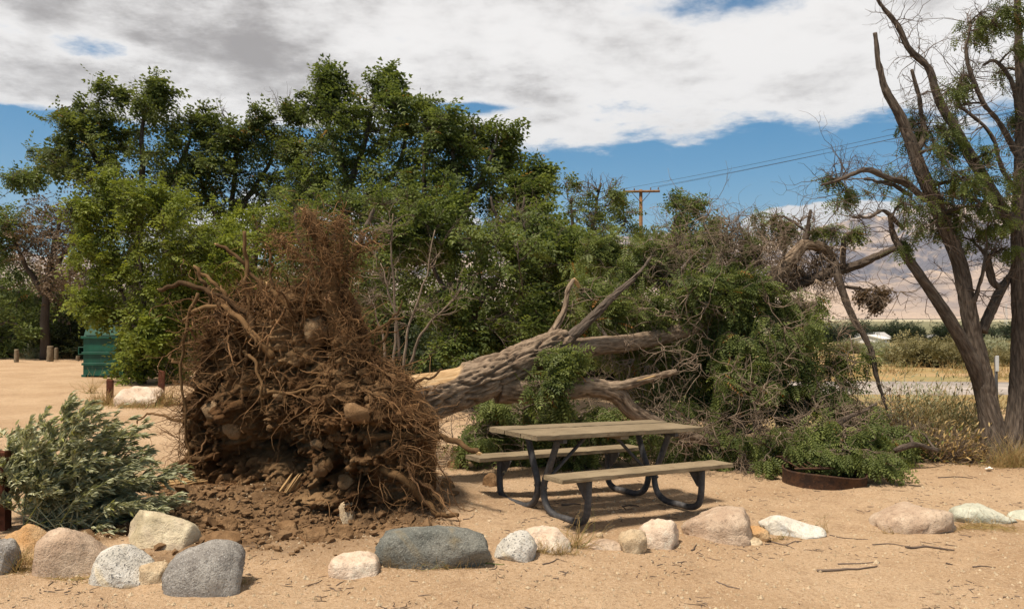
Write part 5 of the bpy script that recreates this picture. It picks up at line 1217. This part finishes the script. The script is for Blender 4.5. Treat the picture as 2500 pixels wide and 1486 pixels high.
# ------------------------------------------------------------------ forked tree at right
def build_forked_tree():
    g = G(2445, 1128); Y0 = g[1]
    root = thing('forked_tree', 'half bare locust tree with several leaning trunks from one base at the right edge', 'tree', g)
    T = Tree(root, M['bark'], M['leaf_dark'], FR_NEAR, .22)
    def w4(px, py, dy, rpx): Y = Y0 + dy; return np.r_[W(px, py, Y), rpx * .79 * Y / F]
    def bl(name, pts, n=130, sides=44, amp=.012, mat='trunk_dark'):
        mb, p, r = big_trunk([w4(*q) for q in pts], n, sides, amp); mb.build(name, M[mat], root); T.nodes += [(p[i], r[i]) for i in range(8, n, 3)]; return p, r
    bl('trunk', [(2432, 1150, 0, 52), (2430, 1110, 0, 42), (2418, 1020, .05, 32), (2400, 930, .1, 30), (2384, 860, .1, 27), (2364, 760, .1, 23), (2342, 640, .1, 21), (2302, 540, .05, 20), (2268, 460, 0, 19), (2242, 400, 0, 18), (2222, 340, 0, 16), (2196, 280, 0, 13), (2165, 225, 0, 10), (2148, 170, 0, 8), (2136, 80, 0, 5)], 260, 60, .016)
    bl('trunk', [(2472, 1150, .1, 44), (2472, 1090, .1, 34), (2482, 1000, .15, 26), (2488, 900, .2, 24), (2490, 760, .2, 23), (2490, 600, .2, 23), (2488, 480, .2, 19), (2492, 360, .2, 15), (2490, 200, .2, 12), (2485, 40, .2, 9), (2480, -120, .2, 5)], 220, 60, .016)
    bl('limb', [(2400, 960, .1, 20), (2372, 880, .0, 20), (2330, 800, -.1, 18), (2285, 730, -.15, 16), (2240, 665, -.2, 14), (2202, 610, -.2, 12), (2182, 575, -.2, 9), (2172, 520, -.2, 6)], 110, 36)
    bl('limb', [(2480, 560, .2, 18), (2440, 500, .1, 17), (2400, 430, .0, 16), (2362, 370, -.05, 15), (2330, 310, -.1, 13), (2300, 262, -.1, 12), (2282, 215, -.1, 11), (2266, 165, -.1, 10), (2220, 120, -.1, 8), (2190, 60, -.1, 7), (2150, 10, -.1, 5), (2120, -50, -.1, 4)], 170, 36)
    bl('limb', [(2398, 810, .12, 15), (2425, 745, .2, 14), (2445, 705, .25, 13), (2470, 670, .3, 10), (2490, 640, .3, 8)], 60, 30)
    bl('limb', [(2445, 706, .25, 11), (2424, 690, .25, 10), (2415, 655, .25, 10), (2408, 622, .25, 9)], 40, 24)
    bl('limb', [(2260, 490, 0, 9), (2215, 450, -.2, 9), (2160, 432, -.3, 8), (2120, 415, -.4, 7.5), (2085, 424, -.45, 6), (2045, 440, -.5, 5), (2005, 452, -.5, 3)], 70, 20)
    bl('limb', [(2225, 480, 0, 5), (2180, 452, -.2, 5), (2110, 436, -.3, 3)], 40, 14)
    bl('limb', [(2240, 372, 0, 9), (2256, 330, .1, 8), (2250, 280, .2, 7), (2244, 240, .2, 6), (2226, 170, .2, 4)], 50, 20)
    bl('limb', [(2205, 560, -.2, 6), (2160, 516, -.3, 5), (2120, 530, -.35, 4), (2080, 530, -.4, 2.5)], 40, 14)
    bl('limb', [(2495, 400, .2, 10), (2440, 300, .1, 7), (2400, 250, 0, 6), (2360, 140, 0, 5), (2370, 60, 0, 3)], 60, 16)
    bl('limb', [(2490, 300, .2, 8), (2470, 200, .1, 6), (2430, 150, .1, 5), (2400, 160, .1, 3)], 50, 16)
    bl('limb', [(2490, 470, .2, 6), (2450, 420, 0, 6), (2420, 330, -.1, 5), (2370, 280, -.1, 4), (2330, 255, -.1, 2.5)], 60, 16)
    bl('limb', [(2364, 770, .1, 7), (2380, 730, .0, 6), (2400, 660, -.1, 5), (2410, 600, -.1, 3)], 40, 14)
    s_ = Y0 / F
    for px, py, rx, ry, dn in ((2395, 30, 60, 40, .8), (2365, 75, 40, 34, .7), (2485, 15, 30, 34, .8), (2440, 60, 40, 30, .4), (2345, 195, 30, 36, .7), (2320, 215, 24, 24, .4), (2225, 310, 34, 22, 1.), (2265, 315, 40, 26, 1.), (2310, 330, 40, 30, .9), (2290, 365, 40, 26, .8), (2330, 260, 34, 26, .5),
                               (2410, 375, 34, 24, .6), (2460, 300, 34, 34, .8), (2490, 340, 26, 40, .8), (2360, 430, 50, 36, .9), (2410, 450, 46, 30, .9), (2310, 470, 40, 34, .9), (2230, 505, 46, 36, .8), (2380, 500, 60, 36, 1.), (2330, 520, 50, 36, 1.), (2440, 520, 40, 36, .9), (2350, 575, 50, 34, .8), (2290, 575, 36, 34, .7), (2400, 570, 40, 30, .7), (2235, 545, 36, 26, .5),
                               (2015, 432, 16, 13, .5), (2065, 465, 28, 14, .5), (2160, 440, 30, 18, .5), (2200, 590, 26, 18, .5), (2480, 430, 30, 36, .5), (2430, 180, 30, 30, .35), (2480, 120, 30, 30, .5), (2330, 420, 30, 30, .6), (2460, 600, 26, 30, .4)):
        Y = Y0 + rng.uniform(-.5, .5); T.clump(W(px, py, Y), (rx * s_, rx * s_, ry * s_), nb=7, per=19, leafy=dn, twr=.0055, droop=.4, wind=np.array([.35, 0, -.25]), fl=.17)
    # fine leafless twigs over the whole upper half
    nd = [(p, r) for p, r in T.nodes if p[2] > CAMZ + .3 and r < .11]
    for k in range(165):
        p, r = nd[rng.integers(0, len(nd))]
        d = np.array([rng.normal() * .9 - .25, rng.normal() * .6, .55 + rng.normal() * .5]); T.bare(p, d, rng.uniform(.3, 1.15), 3, .0062, .8, .55, 5)
    T.finish('branch', 'foliage', M['twig_dark'])
    # the smaller fallen stub caught by its foot
build_forked_tree()

# ------------------------------------------------------------------ bushes near the camera
def build_sagebrush():
    g = G(120, 1285); root = thing('sagebrush', 'silvery grey green sagebrush bent over by the wind at the left edge', 'sagebrush', g)
    tips = [(160, 985), (205, 985), (232, 1002), (120, 1035), (255, 1040), (300, 1042), (318, 1060), (60, 1030), (20, 1072), (-20, 1090), (355, 1095), (330, 1110), (400, 1140), (380, 1150), (402, 1205), (385, 1225), (350, 1250), (320, 1262), (280, 1262), (250, 1290), (220, 1120), (180, 1080), (100, 1090), (60, 1120), (140, 1150), (240, 1160), (290, 1120), (310, 1175), (200, 1200), (260, 1220), (100, 1180), (60, 1210), (150, 1230), (330, 1200), (30, 1140), (-40, 1150), (80, 1070), (190, 1040), (270, 1090), (365, 1180)]
    S, E = [], []
    for (px, py) in tips:
        for _ in range(3):
            Y = g[1] + rng.uniform(-.35, .55); e = W(px + rng.normal() * 14, py + 16 + rng.normal() * 14, Y); b = G(60 + rng.uniform(0, 190), 1290); b = b + (0, rng.uniform(-.1, .35), 0); b[2] = float(height(b[0], b[1])); S.append(b); E.append(e)
    S, E = np.array(S), np.array(E); n = len(S); k = 12; u = np.linspace(0, 1, k)[None, :, None]
    # grow up first, then lean over with the wind
    mid = S * .45 + E * .55 + np.array([-.10, 0, .10]) + rng.normal(size=S.shape) * .05
    P = (1 - u) ** 2 * S[:, None] + 2 * u * (1 - u) * mid[:, None] + u ** 2 * E[:, None]
    mb = MB(); tubes(mb, P, np.linspace(.006, .0015, k)[None].repeat(n, 0), 4)
    m = n * 20; bi = rng.integers(0, n, m); j = rng.integers(3, k, m); T_ = unit(P[bi, j] - P[bi, j - 1])
    B = wiggle(P[bi, j], T_ + rng.normal(size=(m, 3)) * .38, rng.uniform(.05, .15, m), 5, .3, .1, WIND * 1.3); tubes(mb, B, np.linspace(.0018, .0008, 5)[None].repeat(m, 0), 3)
    mb.build('stems', M['leaf_sage'], root, kind='stuff')
    N = 60000; bi = rng.integers(0, m, N); j = rng.integers(1, 5, N); Q1 = B[bi, j]; D1 = unit(B[bi, j] - B[bi, j - 1])
    N2 = 9000; b2 = rng.integers(0, n, N2); j2 = rng.integers(3, k, N2); Q2 = P[b2, j2]; D2 = unit(P[b2, j2] - P[b2, j2 - 1])
    Qs = np.vstack([Q1, Q2]); D = np.vstack([D1, D2]) + rng.normal(size=(N + N2, 3)) * .30 + WIND * .9
    Qs[:, 2] = np.maximum(Qs[:, 2], height(Qs[:, 0], Qs[:, 1]) + .01)
    mb = MB(); fronds(mb, Qs, D, rng.uniform(.030, .078, N + N2), [lance_template(.1), lance_template(.35)]); mb.build('leaves', M['leaf_sage'], root, smooth=False, kind='stuff')
build_sagebrush()
def grass(name, label, cat, px, py, wpx, hpx, n, mat='straw', group=None, lean=(.15, 0, 0), flat=0.0, wid=.004, Yoff=0.0, dpt=.5):
    g = G(px, py); g[1] += Yoff; root = None; s_ = g[1] / F; w = wpx * s_; h = hpx * s_
    S = np.column_stack([g[0] + rng.normal(size=n) * w * .28, g[1] + rng.normal(size=n) * w * .28 * dpt, np.zeros(n)]); S[:, 2] = height(S[:, 0], S[:, 1]) - .01
    d = rng.normal(size=(n, 3)) * (.45, .45, .2) + np.array(lean) + (0, 0, 1 - flat); P = wiggle(S, d, h * rng.uniform(.45, 1.15, n), 6, .5, .25 + flat)
    P[..., 2] = np.maximum(P[..., 2], height(P[..., 0], P[..., 1]) + .004)
    mb = MB(); tubes(mb, P, (np.linspace(1, .25, 6) * wid * .5)[None] * rng.uniform(.6, 1.3, (n, 1)), 3, cap=False)
    o = mb.build(name, M[mat]); o.data.transform(__import__('mathutils').Matrix.Translation(-Vector(g.tolist()))); o.location = g
    return tag(o, label, cat, group)
def build_grass():
    gg = 'dry grass tufts between the boulders'
    grass('dry_grass_tuft', 'tall thin dry tuft beside the rounded white pink boulder', 'grass tuft', 1402, 1335, 50, 110, 40, group=gg, wid=.006)
    grass('dry_grass_tuft', 'short golden grass along the foot of the blue grey boulder', 'grass tuft', 1030, 1384, 170, 36, 320, group=gg, dpt=.15)
    grass('dry_grass_tuft', 'golden grass between the creased boulder and the rounded one', 'grass tuft', 1345, 1350, 110, 42, 220, group=gg, dpt=.2)
    grass('dry_grass_tuft', 'dry grass stalks by the small grey boulder at the left edge', 'grass tuft', 42, 1395, 70, 90, 110, group=gg)
    grass('dry_grass_tuft', 'sparse dry stalks in front of the orange tan boulder', 'grass tuft', 75, 1372, 46, 80, 50, group=gg)
    grass('dry_grass_tuft', 'flattened straw lying against the pale greenish boulder', 'grass tuft', 2395, 1286, 120, 60, 260, group=gg, flat=.85, dpt=.25)
    grass('dry_grass_tuft', 'low straw at the foot of the low sandy boulder', 'grass tuft', 2215, 1298, 130, 30, 150, group=gg, dpt=.15)
    grass('dry_grass_tuft', 'dry weed at the right end of the flat white boulder', 'grass tuft', 2010, 1300, 40, 66, 26, group=gg)
    grass('dry_grass_tuft', 'thin straw round the foot of the big pinkish boulder', 'grass tuft', 1890, 1318, 100, 30, 70, group=gg, dpt=.2)
    grass('dry_grass_tuft', 'straw behind the nearest grey boulder', 'grass tuft', 580, 1425, 60, 26, 60, group=gg)
    grass('dry_grass_tuft', 'straw trampled between the round pinkish and speckled boulders', 'grass tuft', 170, 1412, 160, 26, 140, group=gg, flat=.5, dpt=.2)
    g2 = 'golden grass round the forked tree'
    for px, py, w, h, n, l in ((2400, 1118, 90, 80, 420, 'golden grass left of the forked tree base'), (2470, 1140, 120, 90, 520, 'golden grass in front of the forked tree base'), (2340, 1090, 90, 90, 320, 'golden grass between the dry bush and the forked tree'), (2520, 1120, 90, 90, 300, 'golden grass at the right edge beside the trunk')):
        grass('dry_grass_tuft', l, 'grass tuft', px, py, w, h, n, group=g2)
    g3 = 'yellow grass by the parking lot'
    for px, py, w, h, n, l in ((255, 988, 70, 40, 220, 'yellow grass at the foot of the left brown post'), (330, 994, 130, 26, 300, 'yellow grass in front of the white boulder'), (400, 990, 70, 50, 200, 'yellow grass at the foot of the right brown post'), (300, 918, 90, 34, 260, 'yellow grass in front of the dumpster'), (450, 880, 70, 50, 240, 'yellow grass behind the left side of the root plate'), (220, 960, 26, 70, 30, 'tall thin weed left of the brown posts')):
        grass('dry_grass_tuft', l, 'grass tuft', px, py, w, h, n, group=g3, wid=.012)
    # verge of straw behind the bollards and under the scrub: uncountable
    n = 5200; S = np.column_stack([rng.uniform(-26, -8, n), rng.uniform(35.5, 37.5, n), np.zeros(n)]); S2 = np.column_stack([rng.uniform(8, 22, 4200), rng.uniform(12.6, 19, 4200), np.zeros(4200)]); S3 = np.column_stack([rng.uniform(8, 34, 5000), rng.uniform(24.2, 29, 5000), np.zeros(5000)])
    for nm, S_, hh in (('verge_grass', S, .4), ('roadside_grass', S2, .16), ('far_roadside_grass', S3, .4)):
        S_[:, 2] = height(S_[:, 0], S_[:, 1]) * (1 - sstep(S_[:, 1], 26, 90)); keep = fbm(S_ * .35, 3) > -.05; S_ = S_[keep]; k = len(S_)
        P = wiggle(S_, rng.normal(size=(k, 3)) * .4 + (.2, 0, 1), rng.uniform(.4, 1.2, k) * hh, 4, .5, .3); mb = MB(); tubes(mb, P, (np.linspace(1, .3, 4) * .009)[None].repeat(k, 0), 3, cap=False); mb.build(nm, M['straw'], kind='stuff')
build_grass()
def build_near_bushes():
    gb = 'dry bushes behind the fire ring'
    def at(px, py, Y): p = W(px, py, Y); p[2] = float(height(p[0], p[1])); return p
    sp = [(FR_FAR[0])]
    for px, Y, rx, rz, leaf, n, l in ((2330, 12.2, .62, .95, 'leaf_olive', 1500, 'tall tan dry bush left of the forked tree'), (2270, 13.0, .6, .95, 'leaf_pale', 1500, 'pale sage green bush behind the tan one'), (2385, 11.4, .45, .6, 'leaf_olive', 900, 'small tan bush against the forked trunk'), (2255, 11.8, .5, .6, 'leaf_olive', 900, 'low tan bush right of the fallen branches'), (2200, 13.6, .7, .9, 'leaf_pale', 1300, 'sage green bush half hidden by the fallen crown')):
        shrub('dry_bush', l, 'bush', at(px, 1000, Y), (rx, rx, rz), leaf, n, .07, gb, [lance_template(.15)], stems='straw', nst=130, upw=1.3)
    for px, Y, rx, rz, l in ((2215, 10.9, .5, .5, 'brown twiggy bush against the fallen crown'), (2290, 10.7, .45, .55, 'golden brown bush in front of the tall tan one'), (2350, 10.6, .4, .5, 'brown bush at the left foot of the forked tree'), (2160, 11.6, .55, .7, 'dead twiggy brush between the fallen crown and the road')):
        shrub('dry_bush', l, 'bush', at(px, 1000, Y), (rx, rx, rz), 'straw' if px > 2250 else 'leaf_brown', 700, .06, gb, [lance_template(.15)], stems='twig', nst=170, upw=1.0)
    # bare grey shrub behind the root plate
    root = thing('bare_shrub', 'leafless pale grey shrub with tangled stems right behind the root plate', 'shrub', at(960, 900, 9.6)); T = Tree(root, M['twig'], M['leaf_mid'], FR_NEAR, .2)
    for px, py, dx, dy in ((960, 905, -.1, -1), (940, 900, -.5, -1), (980, 905, .3, -1), (1000, 900, .6, -1), (965, 900, .05, -1), (930, 905, -.2, -1), (990, 900, .15, -1), (1020, 890, .5, -.8)):
        T.bare(at(px, py, 9.6 + rng.uniform(-.2, .4)), np.array([dx, rng.normal() * .2, -dy]), rng.uniform(1.0, 1.5), 9, .008, .9, .45, 6)
    for pts in ([(960, 900), (965, 780), (945, 700), (930, 640)], [(985, 900), (1000, 800), (1040, 680), (1060, 560)], [(945, 900), (930, 800), (900, 720)], [(1000, 890), (1040, 800), (1100, 740), (1130, 690)], [(975, 880), (960, 700), (955, 600), (962, 520)]):
        c, r = limb(T.wood, [W(x, y, 9.8) for x, y in pts], .018, .006, 24, 6, .05)
        for k in range(5): T.bare(c[rng.integers(8, 24)], np.array([rng.normal(), rng.normal() * .4, .5]), rng.uniform(.3, .6), 4, .005, .8, .5, 4)
    T.finish('stems', 'leaves', M['twig'])
build_near_bushes()

# ------------------------------------------------------------------ small things on the ground
def stick(label, pts, r, mat='twig_dark', name='stick', group='sticks on the sand', fork=None):
    P = [G(x, y, r * .8) for x, y in pts]; c = spline(P, 16, .01); c[:, 2] = height(c[:, 0], c[:, 1]) + r * .7
    mb = MB(); tubes(mb, c - c[0], r * (1 - .6 * np.linspace(0, 1, 16)) , 6, rough=.3)
    if fork: a = c[8]; e = G(*fork, r * .6); tubes(mb, np.stack([a - c[0], (a + e) / 2 - c[0], e - c[0]]), np.array([r * .6, r * .5, r * .3]), 5)
    o = mb.build(name, M[mat]); o.location = c[0]; return tag(o, label, name.replace('_', ' '), group)
def chunk(label, px, py, w, h, mat='heart', ang=.3, name='wood_chunk'):
    """a splintered piece of wood: a bundle of split slivers of one piece"""
    g = G(px, py, .01); s_ = g[1] / F; mb = MB(); d = np.array([math.cos(ang), .25, math.sin(ang)]); d /= np.linalg.norm(d)
    for k in range(16):
        o = rng.normal(size=3) * h * s_ * .22; o[2] = abs(o[2]); L = w * s_ * rng.uniform(.6, 1.1)
        tubes(mb, spline([o - d * L * .5, o + rng.normal(size=3) * .002, o + d * L * rng.uniform(.25, .6) + rng.normal(size=3) * .004], 7), np.array([.7, .9, 1, .9, .8, .55, .1]) * rng.uniform(.5, 1.1) * h * s_ * .17, 4)
    ob = mb.build(name, M[mat], smooth=False); ob.location = g + np.array([0, 0, h * s_ * .3]); return tag(ob, label, 'wood chunk', 'splintered wood in the dug up earth')
def build_litter():
    stick('thickest of the sticks lying on the near sand at right', [(1995, 1394), (2060, 1391), (2100, 1390), (2142, 1383)], .011)
    stick('thin crooked stick just above the thickest one', [(2046, 1377), (2095, 1376), (2148, 1372)], .006)
    stick('flat dark bark strip in front of the low sandy boulder', [(2212, 1337), (2260, 1335), (2330, 1344)], .012)
    stick('short twig pair left of the dark bark strip', [(2130, 1330), (2170, 1327), (2210, 1333)], .006)
    stick('twig in front of the flat white boulder', [(1880, 1322), (1915, 1330), (1958, 1321)], .007, fork=(1940, 1340))
    stick('long twig trailing from the flat white boulder', [(2025, 1306), (2070, 1314), (2118, 1317)], .005)
    stick('small dark twig at bottom right', [(1750, 1420), (1780, 1432), (1808, 1438)], .006)
    stick('twig on the near sand below the tall dry tuft', [(1325, 1378), (1345, 1373), (1364, 1364)], .006)
    stick('thin straw coloured stick left of that twig', [(1185, 1374), (1210, 1377), (1232, 1378)], .005, 'straw')
    stick('brown stick poking out of the dug up earth', [(668, 1310), (710, 1318), (748, 1333)], .013, 'root')
    stick('dark twig near the right edge of the sand', [(2310, 1376), (2325, 1379)], .009)
    stick('long dark twigs on the sand right of the fire ring', [(2290, 1166), (2330, 1164), (2375, 1168)], .008)
    stick('bent barkless stick leaning on the left of the fire ring', [(1935, 1182), (1928, 1166), (1918, 1160), (1916, 1142)], .012, 'twig')
    stick('twig between the picnic table and the dry tuft', [(1131, 1268), (1145, 1266), (1156, 1260)], .006)
    stick('twig lying in front of the big pinkish boulder', [(1688, 1345), (1695, 1340), (1700, 1330)], .008)
    stick('dark stick lying under the middle of the table', [(1372, 1234), (1395, 1231), (1418, 1233)], .013)
    stick('second dark stick under the table nearer its far leg', [(1520, 1238), (1540, 1234), (1560, 1237)], .010)
    stick('twig at the right end of the near sand', [(2375, 1384), (2400, 1382), (2430, 1385)], .006)
    chunk('yellow splintered wood slab at the left foot of the root plate', 445, 1196, 100, 26, ang=.1)
    chunk('leaning split wedge of yellow wood at the middle foot of the roots', 718, 1200, 56, 30, ang=1.0)
    chunk('pale splintered chip on the grey stone in the pit', 850, 1226, 30, 16, ang=1.2)
    chunk('flat curled wood chips left of the grey stone in the pit', 790, 1246, 60, 14, ang=.05)
    g = G(2413, 1148); mb = MB(); n = 7; u = np.linspace(-.035, .035, n); X, Yy = np.meshgrid(u, u); Z = .03 + .022 * perlin(np.stack([X * 45, Yy * 45, X * 0], -1)) + .25 * X
    i = np.arange(n - 1)[:, None] * n + np.arange(n - 1)[None]; f = np.stack([i, i + 1, i + n + 1, i + n], -1).reshape(-1, 4)
    mb.add(np.stack([X, Yy, Z], -1), f); mb.add(np.stack([X, Yy, Z - .0015], -1), f[:, ::-1]); o = mb.build('paper_scrap', M['paper']); o.location = g; tag(o, 'crumpled white paper scrap in front of the forked tree', 'paper scrap')
    # loose earth clods of the pit
    v, f = ico(1); k = 5000; X = -2.0 + rng.normal(size=k) * .8; Y = 7.05 + rng.normal(size=k) * .5; s = np.minimum(rng.gamma(1.1, .0095, k), .07); m = (soil(X, Y) > .25); X, Y, s = X[m], Y[m], s[m]; k = len(X)
    V = v[None] * s[:, None, None] * (1 + .5 * rng.normal(size=(k, len(v), 1)) * .6) * np.array([1, 1, .7]) + np.stack([X, Y, height(X, Y) + s * .25], -1)[:, None]
    mb = MB(); mb.add(V.reshape(-1, 3), (np.arange(k)[:, None, None] * len(v) + f[None]).reshape(-1, 3)); mb.build('earth_clods', M['clod'], smooth=False, kind='stuff')
    # gravel grains over the near sand
    v, f = ico(1); v, f = np.array([(1, 0, 0), (-1, 0, 0), (0, 1, 0), (0, -1, 0), (0, 0, 1), (0, 0, -1.)]), np.array([[0, 2, 4], [2, 1, 4], [1, 3, 4], [3, 0, 4], [2, 0, 5], [1, 2, 5], [3, 1, 5], [0, 3, 5]])
    k = 30000; Y = 4.2 * np.exp(rng.random(k) * math.log(3.2)); X = rng.uniform(-1, 1, k) * (.72 * Y + .5); s = np.minimum(rng.gamma(1.5, .0030, k), .022)
    V = v[None] * s[:, None, None] * (1 + .35 * rng.normal(size=(k, 6, 3)) * .6) + np.stack([X, Y, height(X, Y) + s * .1], -1)[:, None]
    mb = MB(); mb.add(V.reshape(-1, 3), (np.arange(k)[:, None, None] * 6 + f[None]).reshape(-1, 3)); mb.build('gravel', M['r_tan'], smooth=False, kind='stuff')
    # dead leaves and twig bits
    k = 6500; Y = 4.2 * np.exp(rng.random(k) * math.log(2.9)); X = rng.uniform(-1, 1, k) * (.7 * Y + .3); cl = fbm(np.stack([X * 1.1, Y * 1.1, X * 0 + 4], -1), 3) + .35 * _g2(X, Y, 4.0, 8.9, 1.6, .8) + .3 * _g2(X, Y, .9, 7.6, 1.3, .8); m = cl > .06; X, Y = X[m], Y[m]; k = len(X)
    P = wiggle(np.stack([X, Y, height(X, Y) + .004], -1), rng.normal(size=(k, 3)) * (1, 1, .05), rng.gamma(2, .022, k), 4, .6); P[..., 2] = height(P[..., 0], P[..., 1]) + .003
    mb = MB(); tubes(mb, P, (np.array([.7, 1, .8, .4]) * .0028)[None] * rng.uniform(.5, 1.6, (k, 1)), 3); mb.build('twig_litter', M['twig_dark'], kind='stuff')
build_litter()
